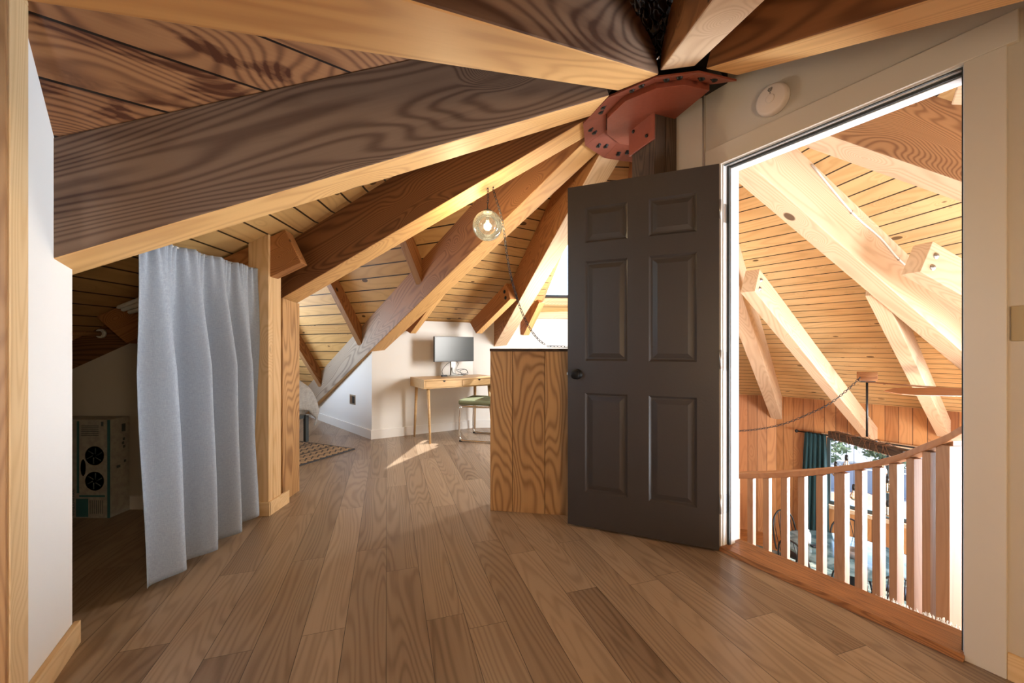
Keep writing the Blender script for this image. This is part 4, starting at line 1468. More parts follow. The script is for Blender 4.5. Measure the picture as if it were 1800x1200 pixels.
# local y axis = z cross x ; make sure it is +NB
yl = MD.to_3x3() @ V(0, 1, 0)
ys_ = 1 if yl.dot(NB) > 0 else -1


def dbox(b, s0, s1, d0, d1, z0, z1):
    b.box(s0, s1, min(ys_ * d0, ys_ * d1), max(ys_ * d0, ys_ * d1), z0, z1)


S0, S1, D0, D1 = -0.474, 0.455, 2.75, 3.25
b = MB(); dbox(b, S0, S1, D0, D1, 0.705, 0.723); dbox(b, S0, S1, D0 + .01, D1, 0.616, 0.628)
dbox(b, S0, S0 + .018, D0, D1, 0.628, 0.705); dbox(b, S1 - .018, S1, D0, D1, 0.628, 0.705); dbox(b, S0, S1, D1 - .015, D1, 0.628, 0.705)
b.build('carcass', W_DESK, dk, M=MD, local=True, bevel=0.002)
for (a, c) in ((S0 + .021, -0.012), (-0.007, S1 - .021)):
    b = MB(); dbox(b, a, c, D0 + .002, D0 + .02, 0.630, 0.702)
    dr_ = b.build('drawer', W_DESK, dk, M=MD, local=True, bevel=0.0015)
    b = MB(); m_ = (a + c) / 2
    b.prism([(m_ + 0.016 * math.cos(t), 0.0) if False else (m_ + 0.016 * math.cos(t), 0.7025 + 0.016 * math.sin(t)) for t in [math.pi + k * math.pi / 10 for k in range(11)]], 0, 0.0012,
            frame(kpt(0, D0 + .0015, 0), UB, -NB) @ Matrix.Identity(4))
    b.build('finger_notch', BLACK, dr_)
for (st, dt, sf, df) in ((-.40, 2.82, -.395, 2.765), (-.42, 3.17, -.435, 3.21), (.38, 2.82, .40, 2.765), (.36, 3.17, .375, 3.21)):
    b = MB(); b.tube([kpt(sf, df, 0.0), kpt(st, dt, 0.617)], [0.011, 0.019], 14); b.build('leg', W_DESK, dk)

# --- monitor
mn = empty('computer_monitor', kpt(0.03, 3.10, 0.724)); tag(mn, 'flat black computer monitor on a silver stand on the desk', 'monitor')
mu = V(0.783, 0.622, 0); mnn = V(0.622, -0.783, 0)
MM = frame(V(-0.72, 4.97, 0), mu, mnn)       # x along the screen, z towards the room
mc = V(-0.72, 4.97, 0)


def mp(x, z, d): return mc + mu * x + V(0, 0, z) + mnn * d


def mbox(b, x0, x1, z0, z1, d0, d1):
    b.hexa([mp(x0, z0, d0), mp(x1, z0, d0), mp(x1, z0, d1), mp(x0, z0, d1), mp(x0, z1, d0), mp(x1, z1, d0), mp(x1, z1, d1), mp(x0, z1, d1)])


b = MB(); mbox(b, -.28, .28, .905, 1.215, -0.02, 0.012); b.build('bezel', BLACK, mn, bevel=0.003)
b = MB(); mbox(b, -.272, .272, .922, 1.207, 0.0122, 0.013); b.build('screen', SCREEN, mn)
b = MB(); mbox(b, -.035, .035, .735, .96, -0.05, -0.022); b.build('stand_neck', SILVER, mn, bevel=0.004)
b = MB(); b.lathe([(0.10, 0), (0.10, 0.006), (0.09, 0.010), (0, 0.011)], 32, Matrix.Translation(mp(0, .7235, -.01)) @ Matrix.Rotation(math.atan2(mu.y, mu.x), 4, 'Z') @ Matrix.Diagonal((1.25, .85, 1, 1)))
b.build('stand_base', SILVER, mn)
b = MB()
b.tube(smooth_path([mp(-.02, .90, -.05), mp(-.10, .87, -.02), mp(-.17, .80, 0), mp(-.16, .745, .01), mp(-.12, .735, .02)], 8), 0.003, 6)
b.tube(smooth_path([mp(.03, .92, -.05), mp(.07, .88, -.02), mp(.03, .80, 0), mp(.12, .75, .02), mp(.19, .76, 0), mp(.17, .80, 0), mp(.08, .79, .01), mp(.10, .745, .02), mp(.18, .735, .0)], 8), 0.003, 6)
b.tube(smooth_path([mp(-.06, .735, 0), mp(-.05, .78, 0), mp(-.02, .83, -.02), mp(-.01, .76, 0), mp(.14, .735, .03)], 8), 0.003, 6)
b.tube(smooth_path([mp(.04, .80, 0), mp(.12, .81, 0), mp(.18, .79, 0), mp(.20, .745, 0), mp(.12, .732, .02), mp(.05, .75, .01)], 8), 0.003, 6)
o = b.build('cable_tangle', BLACK); tag(o, 'tangle of thin black cables around the monitor stand', 'cables')
b = MB(); mbox(b, -.19, -.12, .7235, .745, .0, .04); o = b.build('cable_adapter', BLACK, bevel=0.002)
tag(o, 'small black adapter block on the desk left of the monitor stand', 'adapter')

# --- cantilever chair
ch = empty('cantilever_chair', (-0.35, 4.78, 0)); tag(ch, 'chair with olive seat cushion and bent chrome tube frame at the desk', 'chair')
F1 = V(-0.60, 4.575, 0); F2 = V(-0.485, 5.03, 0)
cx_ = (F2 - F1).normalized(); cy_ = V(cx_.y, -cx_.x, 0)       # cy_ = towards the chair back (right)
if cy_.x < 0: cy_ = -cy_
b = MB()
r_ = 0.0115


def cpt(a, c, z): return F1 + cx_ * a + cy_ * c + V(0, 0, z)


Lw_ = (F2 - F1).length
path = [cpt(0, .46, .83), cpt(0, .44, .60), cpt(0, .40, .44), cpt(0, .34, .405), cpt(0, .06, .405), cpt(0, .015, .395), cpt(0, 0, .35), cpt(0, -.005, .08), cpt(0, .01, .03), cpt(0, .06, .0125), cpt(0, .42, .0125), cpt(0, .46, .0125),
        cpt(.04, .48, .0125), cpt(Lw_ - .04, .48, .0125), cpt(Lw_, .46, .0125), cpt(Lw_, .42, .0125), cpt(Lw_, .06, .0125), cpt(Lw_, .01, .03), cpt(Lw_, -.005, .08), cpt(Lw_, 0, .35), cpt(Lw_, .015, .395), cpt(Lw_, .06, .405), cpt(Lw_, .34, .405), cpt(Lw_, .40, .44), cpt(Lw_, .44, .60), cpt(Lw_, .46, .83)]
b.tube(smooth_path(path, 4), r_, 10)
b.build('tube_frame', CHROME, ch)
b = MB(); b.hexa([cpt(-.01, -.02, .418), cpt(Lw_ + .01, -.02, .418), cpt(Lw_ + .01, .44, .418), cpt(-.01, .44, .418), cpt(-.01, -.02, .480), cpt(Lw_ + .01, -.02, .480), cpt(Lw_ + .01, .44, .478), cpt(-.01, .44, .478)])
o = b.build('seat_cushion', GREENF, ch, bevel=0.022)
b = MB(); b.hexa([cpt(.01, .435, .56), cpt(Lw_ - .01, .435, .56), cpt(Lw_ - .01, .475, .56), cpt(.01, .475, .56), cpt(.01, .455, .84), cpt(Lw_ - .01, .455, .84), cpt(Lw_ - .01, .495, .84), cpt(.01, .495, .84)])
b.build('back_cushion', GREENF, ch, bevel=0.015)
for a_ in (0, Lw_):
    b = MB(); P = cpt(a_, .012, 0.012); b.box(P.x - .018, P.x + .018, P.y - .012, P.y + .012, 0, 0.02); b.build('floor_glide', BLACK, ch, bevel=0.003)

# --- half wall clad in grooved plywood
hA = V(-0.143, 2.628, 0); hd = V(0.9876, -0.157, 0); hn = V(0.157, 0.9876, 0)
hw_ = empty('half_wall', hA + hd * 0.4 + hn * .08); tag(hw_, 'chest high partition clad in grooved plywood boards, behind the grey door', 'partition')
HL, HT, HZ = 0.90, 0.16, 1.050


def hp(s, n_, z): return hA + hd * s + hn * n_ + V(0, 0, z)


def hbox(b, s0, s1, n0, n1, z0, z1):
    b.hexa([hp(s0, n0, z0), hp(s1, n0, z0), hp(s1, n1, z0), hp(s0, n1, z0), hp(s0, n0, z1), hp(s1, n0, z1), hp(s1, n1, z1), hp(s0, n1, z1)])


b = MB(); hbox(b, 0.004, HL, 0.012, HT - 0.012, 0.0, HZ); b.build('core', BLACK, hw_)
for s0, s1 in ((0, .146), (.149, .358), (.361, .57), (.573, .782), (.785, HL)):
    for n0, n1 in ((0.0, 0.0115), (HT - .0115, HT)):
        b = MB(); hbox(b, s0, s1, n0, n1, 0.0, HZ)
        b.build('cladding_board', W_PLY, hw_, M=frame(hp(s0 + random.random() * 0, n0, 0) , (0, 0, 1), hn), bevel=0.0015)
b = MB(); hbox(b, 0.0, 0.0035, 0.0, HT, 0, HZ); b.build('end_board', W_PLY, hw_, M=frame(hp(0, 0, 0), (0, 0, 1), hd))
b = MB(); hbox(b, -.004, HL, -.004, HT + .004, HZ + .0005, HZ + .018); b.build('cap', W_POST, hw_, M=frame(hp(0, 0, HZ), hd, (0, 0, 1)), bevel=0.002)

# --- globe pendant with swag chain


def chain(b, pts, link=0.030, r=0.0022, wdt=0.009):
    pth = smooth_path(pts, 24)
    # resample
    out = [pth[0]]; acc = 0
    for i in range(1, len(pth)):
        seg = pth[i] - pth[i - 1]; L = seg.length
        while acc + L >= link * 0.78:
            t = (link * 0.78 - acc) / L
            q = pth[i - 1] + seg * t
            out.append(q); seg = pth[i] - q; L = seg.length; acc = 0
            pth[i - 1] = q
        acc += L
    for i in range(len(out) - 1):
        P, Q = out[i], out[i + 1]
        t = (Q - P).normalized(); a = t.orthogonal().normalized()
        if i % 2: a = t.cross(a)
        c = (P + Q) / 2; h = link / 2 - r
        loop = []
        for k in range(12):
            th_ = k * math.pi / 6
            cs, sn = math.cos(th_), math.sin(th_)
            loop.append(c + t * (h - wdt * .5) * (1 if cs > 0.01 else -1 if cs < -.01 else 0) + t * wdt * .5 * cs + a * wdt * .75 * sn)
        b.tube(loop, r, 5, closed=True)


GP = V(-0.158, 2.57, 1.860); GR_ = 0.0965
gp = empty('globe_pendant', GP); tag(gp, 'smoked glass globe pendant hanging on a chain below the dark roof beam', 'pendant lamp')
b = MB()
prof = [(GR_ * math.sin(t), -GR_ * math.cos(t)) for t in [k * math.pi / 28 for k in range(0, 27)]]
b.lathe(prof, 48, Matrix.Translation(GP)); b.f = [f for f in b.f]
o = b.build('glass_globe', GLOBE, gp)
b = MB(); b.lathe([(0.0, -.012), (0.030, -.010), (0.030, 0.004), (0.008, 0.010), (0.006, 0.02), (0, 0.02)], 24, Matrix.Translation(GP + V(0, 0, GR_ - .004))); b.build('socket_cap', BLACK, gp)
b = MB(); b.tube([GP + V(0, 0, GR_), GP + V(0, 0, GR_ + .055)], 0.003, 8); b.build('stem', BLACK, gp)
b = MB(); b.lathe([(0.011, .055), (0.013, .03), (0.0, .028)], 16, Matrix.Translation(GP)); b.build('lamp_holder', BLACK, gp)
b = MB(); b.tube([GP + V(0, 0, .028), GP + V(.0, 0, -.03)], [0.0045, 0.0035], 8); b.build('filament', BRASS, gp)
b = MB()
top_ = GP + V(0, 0, GR_ + .05)
chain(b, [top_, top_ + V(0.004, 0, .03), V(-0.156, 2.57, 2.100)], 0.024)
b.build('chain', BLACK, gp)
b = MB()
chain(b, [at(867, 333, 2.585), at(872, 350, 2.58), at(879, 372, 2.575), at(885, 400, 2.57), at(890, 440, 2.57), at(897, 480, 2.57), at(905, 512, 2.58), at(916, 545, 2.60), at(932, 578, 2.64), at(948, 598, 2.67), at(962, 607.8, 2.69)], 0.030)
chain(b, [at(962, 608.2, 2.69), at(975, 608.8, 2.69), at(990, 609, 2.68), V(0.45, 2.66, 1.075), V(0.62, 2.62, 1.075)], 0.030, 0.0018)
b.build('chain', BLACK, gp)
for q in (V(-0.156, 2.57, 2.098), at(867, 331, 2.585)):
    b = MB(); b.tube([q, q + V(0, 0, 0.02)], 0.004, 8)
    b.build('ceiling_hook', BLACK, gp)

# --- bed in the alcove
bd = empty('bed', (-2.62, 4.3, 0)); tag(bd, 'bed corner with rumpled grey duvet on a black metal frame in the alcove', 'bed')
lg = floor_at(538, 776)                    # visible leg foot
be = V(-0.90, 0.43, 0); bn = V(0.43, 0.90, 0)    # bed runs out along the alcove
b = MB(); b.box(-.02, .02, -.02, .02, 0, .30); b.build('leg', plain('bed_metal', (0.05, 0.06, 0.065), 0.4), bd, M=Matrix.Translation(lg) @ Matrix.Rotation(math.atan2(be.y, be.x), 4, 'Z'), local=True, bevel=0.002)
L2 = lg + be * 1.85; L3 = lg - bn * 1.0; L4 = L3 + be * 1.85
BM = bpy.data.materials['bed_metal']
for q in (L2, L3, L4):
    b = MB(); b.box(-.02, .02, -.02, .02, 0, .30); b.build('leg', BM, bd, M=Matrix.Translation(q) @ Matrix.Rotation(math.atan2(be.y, be.x), 4, 'Z'), local=True)
b = MB()
q = [lg, L2, L4, L3]
b.hexa([V(p.x, p.y, .27) for p in q] + [V(p.x, p.y, .31) for p in q]); b.build('frame', BM, bd)
# duvet: soft slab hanging over the end
b = MB()
nu_, nv_ = 60, 60
vv = []
rs = random.Random(11)
phs = [rs.uniform(0, 6.28) for _ in range(12)]
MW, ML = 1.06, 1.95
o0 = lg + bn * 0.03 - be * 0.03


def wr(u, v):
    s = 0
    for k in range(6):
        s += math.sin((3 + 2.3 * k) * u + phs[k] + 2 * math.sin((2 + k) * v + phs[k + 6])) / (k + 1.5)
    return s


for j in range(nv_ + 1):
    for i in range(nu_ + 1):
        u_, v_ = i / nu_ * 1.24 - .12, j / nv_ * 1.11 - .11
        # u across (bn), v along (be)
        ex = max(0, -v_ * ML) if v_ < 0 else 0
        eu = max(0, -u_ * MW) if u_ < 0 else max(0, (u_ - 1) * MW)
        zz = 0.60
        al = max(v_, 0) * ML
        ac = min(max(u_, 0), 1) * MW
        bx_ = 0.0
        # fall over edges, bulging outward
        fall = ex + eu
        zz = 0.77 - 0.02 * fall - fall * 1.12 - 0.12 * math.exp(-((al) / .10)) * (1 if ex == 0 else 1) - 0.10 * math.exp(-min(ac, MW - ac) / .08)
        P = o0 - bn * ac + be * al
        P = P - be * (0.06 * math.sin(min(1, ex / .3) * math.pi)) if ex else P
        P = P + bn * (0.05 * math.sin(min(1, eu / .2) * math.pi)) if (u_ < 0) else P
        P = P + V(0, 0, zz) + (V(0, 0, 1) * wr(u_ * 5, v_ * 8) * .016) + (bn - be) * wr(v_ * 9, u_ * 7 + 2) * .009
        vv.append(P)
fs = [(j * (nu_ + 1) + i, j * (nu_ + 1) + i + 1, (j + 1) * (nu_ + 1) + i + 1, (j + 1) * (nu_ + 1) + i) for j in range(nv_) for i in range(nu_)]
b.add(vv, fs, 0, True)
o = b.build('duvet', DUVET, bd)
md = o.modifiers.new('t', 'SOLIDIFY'); md.thickness = 0.03; md.offset = -1
md = o.modifiers.new('s', 'SUBSURF'); md.levels = 1; md.render_levels = 1
b = MB()
q = [lg + be * .03 - bn * .03, L2 - bn * .03, L4 + bn * .03, L3 + be * .03 + bn * .03]
b.hexa([V(p.x, p.y, .312) for p in q] + [V(p.x, p.y, .52) for p in q]); b.build('mattress', BASEW, bd, bevel=0.02)

# --- rug
r1 = floor_at(621, 790); r2 = floor_at(545, 776.5); r3 = floor_at(526, 818.5)
du = (r3 - r1).normalized(); dv2 = V(-du.y, du.x, 0)
if dv2.dot(r2 - r1) < 0: dv2 = -dv2
MR = frame(r1, du, (0, 0, 1))
yl = MR.to_3x3() @ V(0, 1, 0)
sg = 1 if yl.dot(dv2) > 0 else -1
b = MB(); b.box(0, 1.6, min(0, sg * 0.95), max(0, sg * 0.95), 0.001, 0.009)
o = b.build('area_rug', RUG, M=MR, local=True); tag(o, 'flat woven rug with dark zigzag bands on the floor by the bed', 'rug')
b = MB(); b.box(-.012, 1.612, min(-sg * .0, -sg * .014), max(-sg * .0, -sg * .014), 0.001, 0.010); b.box(-.014, 0, min(0, sg * .95), max(0, sg * .95), .001, .010)
b.build('binding', plain('rug_binding', (0.05, 0.055, 0.065), 0.9), o, M=MR, local=True)

# ------------------------------------------------------------------ great room beyond the doorway
# railing: handrail points (px, py of the top edge, depth)
HR = [(1262, 833.5, 3.07), (1285, 833, 3.0), (1350, 831, 2.80), (1400, 828.5, 2.66), (1450, 824.5, 2.52), (1500, 817.5, 2.38), (1550, 809.5, 2.25), (1600, 797, 2.12), (1645, 779, 2.00), (1690, 759, 1.90), (1730, 738, 1.81)]
hpts = smooth_path([at(*q) for q in HR], 6)
rl = empty('stair_railing', (1.9, 2.4, -1.0)); tag(rl, 'curved wooden stair railing with square balusters just outside the doorway', 'railing')
b = MB()
sect = [(-0.045, -0.038), (0.045, -0.038), (0.045, 0.0), (-0.045, 0.0)]
ring = []
for i, p in enumerate(hpts):
    t = hpts[min(i + 1, len(hpts) - 1)] - hpts[max(i - 1, 0)]
    th_ = V(t.x, t.y, 0).normalized(); sd2 = V(-th_.y, th_.x, 0)
    ring.append([p + sd2 * a + V(0, 0, c) + V(0.03, 0.03, 0) for a, c in sect])
for R in ring: b.v += [tuple(q) for q in R]
for i in range(len(ring) - 1):
    for k in range(4):
        l = (k + 1) % 4
        b.f.append([i * 4 + k, i * 4 + l, (i + 1) * 4 + l, (i + 1) * 4 + k]); b.m.append(0); b.smooth.append(False)
b.f.append([3, 2, 1, 0]); b.m.append(0); b.smooth.append(False)
e_ = (len(ring) - 1) * 4
b.f.append([e_, e_ + 1, e_ + 2, e_ + 3]); b.m.append(0); b.smooth.append(False)
b.build('handrail', W_RAIL, rl, bevel=0.003)


def hr_at(px):
    best = min(range(len(hpts) - 1), key=lambda i: abs(900 + F * hpts[i].x / hpts[i].y - px))
    # refine
    for i in range(len(hpts) - 1):
        a = 900 + F * hpts[i].x / hpts[i].y; c = 900 + F * hpts[i + 1].x / hpts[i + 1].y
        if a <= px <= c:
            return hpts[i].lerp(hpts[i + 1], (px - a) / (c - a)), (hpts[i + 1] - hpts[i])
    return hpts[best], hpts[best + 1] - hpts[best]


for px in (1292, 1320, 1348, 1380, 1411, 1444, 1480, 1514, 1546, 1577, 1609, 1638):
    p, t = hr_at(px)
    th_ = V(t.x, t.y, 0).normalized()
    c = p + V(0.02, 0.025, 0)
    wide = 1.5 if px == 1480 else 1.0
    Mb = frame(V(c.x, c.y, p.z - 1.0), (0, 0, 1), V(-th_.y, th_.x, 0))
    b = MB(); b.box(0, 0.962, -.019 * wide, .019 * wide, -.026, .026)
    b.build('baluster', W_BAL, rl, M=Mb, local=True, bevel=0.002)
p, t = hr_at(1668)
th_ = V(t.x, t.y, 0).normalized()
b = MB(); b.box(0, 1.0, -.028, .028, -.038, .038)
b.build('newel_post', W_BAL, rl, M=frame(V(p.x + .03, p.y + .03, p.z - 1.04), (0, 0, 1), V(-th_.y, th_.x, 0)), local=True, bevel=0.003)
p, t = hr_at(1692)
b = MB(); b.box(0, 1.0, -.019, .019, -.04, .04)
b.build('baluster', W_RAIL, rl, M=frame(V(p.x + .05, p.y + .08, p.z - 1.04), (0, 0, 1), V(-th_.y, th_.x, 0)), local=True, bevel=0.003)

# carpeted top tread between threshold and railing
tz = -0.12
far = [floor_at(x, y, tz) for x, y in [(1532, 1049), (1560, 1056), (1592, 1070), (1615, 1079), (1642, 1087), (1665, 1096), (1690, 1112), (1720, 1130)]]
back0 = wpt(-0.25, 0, BK - 0.02); back1 = wpt(0.62, 0, BK - 0.02)
b = MB()
poly = [(q.x, q.y) for q in far] + [(back0.x, back0.y), (back1.x, back1.y)]
ar = sum(poly[i][0] * poly[(i + 1) % len(poly)][1] - poly[(i + 1) % len(poly)][0] * poly[i][1] for i in range(len(poly)))
if ar < 0: poly = poly[::-1]
b.prism(poly, tz - 0.22, tz)
tr = b.build('stair_tread', CARPET, bevel=0.012); tag(tr, 'golden brown carpeted stair tread just past the threshold', 'stair tread')
b = MB()
for k in range(170):
    f_ = k / 169 * (len(far) - 1); i_ = min(int(f_), len(far) - 2); q = far[i_].lerp(far[i_ + 1], f_ - i_)
    q = q + V(random.uniform(-.008, .008), random.uniform(-.008, .008), 0)
    b.tube([q + V(0, 0, -.02), q + V(random.uniform(-.012, .016), random.uniform(-.01, .014), random.uniform(0.004, .016))], [.004, .0012], 5)
b.build('fuzzy_edge', FUZZ, tr)['kind'] = 'stuff'

# window in the great room
wr_ = empty('window_1', qw(2, -0.8)); wr_['kind'] = 'structure'


def wq(s, z, off=0.0): return A_ + xw * s - nw * off + V(0, 0, z)


FRAME_M = plain('window_frame_teal', (0.05, 0.075, 0.08), 0.4)


def wbar(name, s0, s1, z0, z1, o0, o1, m, parent):
    b = MB()
    b.hexa([wq(s0, z0, o0), wq(s1, z0, o0), wq(s1, z0, o1), wq(s0, z0, o1), wq(s0, z1, o0), wq(s1, z1, o0), wq(s1, z1, o1), wq(s0, z1, o1)])
    return b.build(name, m, parent, bevel=0.002)


sm_, _ = on_wall(1564, 850); smul = (sm_ - A_).dot(xw)
for (a, c) in ((s_right, smul), (smul, s_left)):
    wbar('frame', a, c, zs, zs + .05, -.08, -.03, FRAME_M, wr_)
    wbar('frame', a, c, zt_ - .05, zt_, -.08, -.03, FRAME_M, wr_)
    wbar('frame', a, a + .045, zs + .05, zt_ - .05, -.08, -.03, FRAME_M, wr_)
    wbar('frame', c - .045, c, zs + .05, zt_ - .05, -.08, -.03, FRAME_M, wr_)
    b = MB(); b.add([wq(a + .045, zs + .05, -.055), wq(c - .045, zs + .05, -.055), wq(c - .045, zt_ - .05, -.055), wq(a + .045, zt_ - .05, -.055)], [(0, 1, 2, 3)])
    b.build('glass', PANE, wr_)
wbar('sill', s_right - .05, s_left + .06, zs - .06, zs, -.03, .04, W_PALE, wr_)
wbar('head_trim', s_right - .05, s_left + .06, zt_, zt_ + .06, 0.0, .018, W_PALE, wr_)

# teal curtain and its rod
rdL, _ = on_wall(1400, 757, 0.10); rdR = wq(s_right - 0.1, rdL.z, 0.10)
cr = empty('curtain_rod', rdL); tag(cr, 'black curtain rod with round finial above the great room window', 'curtain rod')
b = MB(); b.tube([rdL, rdR], 0.012, 10); b.build('rod', BLACK, cr)
b = MB(); b.lathe([(0, -.028), (.02, -.02), (.028, 0), (.02, .02), (0, .028)], 16, Matrix.Translation(rdL)); b.build('finial', BLACK, cr)
b = MB(); b.tube([rdL + (rdR - rdL).normalized() * .15, rdL + (rdR - rdL).normalized() * .15 + nw * .10], .008, 8); b.build('bracket', BLACK, cr)
tA, _ = on_wall(1414, 762, .10); tB, _ = on_wall(1452, 762, .10)
gA, _ = on_wall(1403, 930, .10); gB, _ = on_wall(1458, 930, .10)
o, _, _ = curtain('curtain', (tA.x, tA.y, 0), (tB.x, tB.y, 0), (gA.x, gA.y, 0), (gB.x, gB.y, 0), (rdL.z + .01, rdL.z + .01), GROUND + .05, 5, 0.035, TEAL,
                  'dark teal curtain bunched at the left of the great room window', 'curtain', tuple(nw), nu=110, nv=30, seed=9)

# chandelier: ceiling block, plate, rod, hanging timber with wound cords and bulbs
cdn = at(1524, 662, 4.55)
rodb = at(1524, 770, 4.55)
cdl = empty('timber_chandelier', rodb); tag(cdl, 'rustic chandelier of a hanging timber wound with cords and bare bulbs', 'chandelier')
b = MB(); b.box(-.08, .08, -.05, .05, -.045, .055); b.build('ceiling_block', W_JACK, cdl, M=Matrix.Translation(cdn) @ Matrix.Rotation(-.45, 4, 'Z'), local=True, bevel=.003)
b = MB(); b.box(-.065, .065, -.035, .035, -.060, -.046); b.build('canopy_plate', BLACK, cdl, M=Matrix.Translation(cdn) @ Matrix.Rotation(-.45, 4, 'Z'), local=True)
b = MB(); b.tube([cdn + V(0, 0, -.06), rodb + V(0, 0, .02)], 0.011, 10); b.build('rod', BLACK, cdl)
TA, TB = at(1463, 772, 5.05), at(1597, 791, 4.05)
dT = (TB - TA); dT.z = 0; dT.normalize()
zT = rodb.z - 0.055
TA.z = zT; TB.z = zT
nT = V(-dT.y, dT.x, 0)
b = MB(); b.box(0, (TB - TA).length, -.055, .055, -.05, .035)
MT = frame(TA, dT, (0, 0, 1))
b.build('timber', W_POST, cdl, M=MT, local=True, bevel=.004)
b = MB(); b.box(-.10, .10, -.03, .03, .036, .048); Mp = MT.copy(); Mp.translation = V(rodb.x, rodb.y, zT); b.build('mounting_plate', BLACK, cdl, M=Mp, local=True)
LT = (TB - TA).length
CORD = plain('cord_copper', (0.25, 0.12, 0.06), 0.5)
CORDB = plain('cord_dark', (0.03, 0.03, 0.03), 0.6)
bulbs = [(0.30, 0.16), (0.40, 0.12), (0.35, 0.62), (0.78, 0.26), (0.88, 0.80), (0.70, 0.50), (0.93, 0.48)]
bulbs = [(1469, 812), (1488, 800), (1501, 852), (1552, 806), (1560, 838), (1561, 880)]
b = MB()
rs = random.Random(4)
for k in range(16):
    s_ = LT * (0.12 + 0.74 * k / 15) + rs.uniform(-.02, .02)
    lean = rs.uniform(-.06, .06)
    b.tube([MT @ V(s_, -.060, -.055), MT @ V(s_ + lean, -.060, .040), MT @ V(s_ + lean * 1.3, .060, .040), MT @ V(s_ + lean * 1.8, .060, -.055)], .0035, 5, closed=True)
for k in range(5):
    s_ = LT * (.2 + .13 * k)
    b.tube(smooth_path([MT @ V(s_, -.03, .04), MT @ V(s_ + .06, 0, .075), MT @ V(s_ + .12, -.02, .06), MT @ V(s_ + .18, .0, .04)], 6), .0035, 5)
b.build('wound_cord', CORD, cdl)
for px_, py_ in bulbs:
    k = (px_ - 900) / F
    s_ = (k * TA.y - TA.x) / (dT.x - k * dT.y)
    s_ = max(.05, min(LT - .03, s_))
    P = TA + dT * s_ - nT * 0.0
    zb = EYE - (py_ - HOR) / F * P.y
    b = MB(); b.tube([V(P.x, P.y, zT - .05), V(P.x, P.y, zb)], .0025, 6); bc = b.build('bulb_cord', CORDB, cdl)
    b = MB(); b.lathe([(0, 0.01), (.014, .005), (.018, -.03), (.016, -.06), (0, -.06)], 14, Matrix.Translation((P.x, P.y, zb))); b.build('socket', BLACK, bc)
    b = MB(); b.lathe([(.012, -.06), (.016, -.075), (.038, -.13), (.036, -.155), (.022, -.175), (0, -.18)], 20, Matrix.Translation((P.x, P.y, zb))); b.build('bulb', BULBG, bc)
    b = MB(); b.tube([V(P.x, P.y, zb - .07), V(P.x, P.y, zb - .15)], .003, 6); b.build('filament', BRASS, bc)
# supply chain swagged to the left
b = MB()
cps = [at(1512, 663, 4.53), at(1495, 680, 4.55), at(1460, 708, 4.6), at(1420, 728, 4.7), at(1380, 744, 4.8), at(1340, 753, 4.9), at(1300, 757, 5.0), at(1262, 756, 5.1), at(1225, 745, 5.2)]
chain(b, cps, 0.038, .0035, .013)
o = b.build('supply_chain', BLACK, cdl)

# ceiling fan: only one blade reaches into view
hubp = at(1760, 690, 3.5)
cf = empty('ceiling_fan', hubp); tag(cf, 'wooden ceiling fan blade pointing in from the right jamb', 'ceiling fan')
b = MB()
tip = at(1553, 687.5, 3.5)
bl = (hubp - tip); Lb = bl.length
outline = [(0, .0), (.05, .022), (.12, .048), (.22, .062), (.5, .066), (Lb - .12, .066), (Lb - .12, -.066), (.5, -.066), (.22, -.062), (.12, -.048), (.05, -.022)]
Mfb = frame(tip, bl, V(0.0, -0.42, 0.9))
b.prism(outline[::-1], -.004, .004, Mfb)
b.build('blade', W_RAIL, cf, bevel=.0015)
for ang in (2 * math.pi / 5 * q for q in (1, 2, 3, 4)):
    b = MB()
    d_ = (Matrix.Rotation(ang, 3, 'Z') @ (-bl.normalized()))
    tp = hubp + d_ * Lb
    b.prism(outline[::-1], -.004, .004, frame(tp, hubp - tp, V(0, 0, 1)))
    # blades hidden by the wall
    b.build('blade', W_RAIL, cf, bevel=.0015)
b = MB(); b.lathe([(0, -.12), (.06, -.10), (.11, -.04), (.11, .05), (.05, .10), (.013, .12), (.013, .95)], 28, Matrix.Translation(hubp)); b.build('motor', BLACK, cf)

# dining table
tc_ = V(4.15, 4.86, GROUND)
dt = empty('dining_table', tc_); tag(dt, 'glossy oval teal marbled dining table on the floor below, seen through the balusters', 'table')
b = MB(); b.lathe([(0, .72), (.60, .722), (.645, .735), (.645, .748), (.62, .752), (0, .752)], 56, Matrix.Translation(tc_) @ Matrix.Rotation(math.radians(-45), 4, 'Z') @ Matrix.Diagonal((1.12, 0.92, 1, 1)))
b.build('tabletop', TABLE, dt)
b = MB(); b.lathe([(.30, 0), (.30, .03), (.08, .06), (.06, .3), (.08, .68), (.20, .72)], 24, Matrix.Translation(tc_)); b.build('pedestal', BLACK, dt)
b = MB(); b.box(-1.35, 1.35, -1.15, 1.15, 0.001, .012)
o = b.build('area_rug', AREARUG, M=Matrix.Translation(tc_) @ Matrix.Rotation(math.radians(-45), 4, 'Z'), local=True); tag(o, 'mottled green grey rug under the dining table', 'rug')


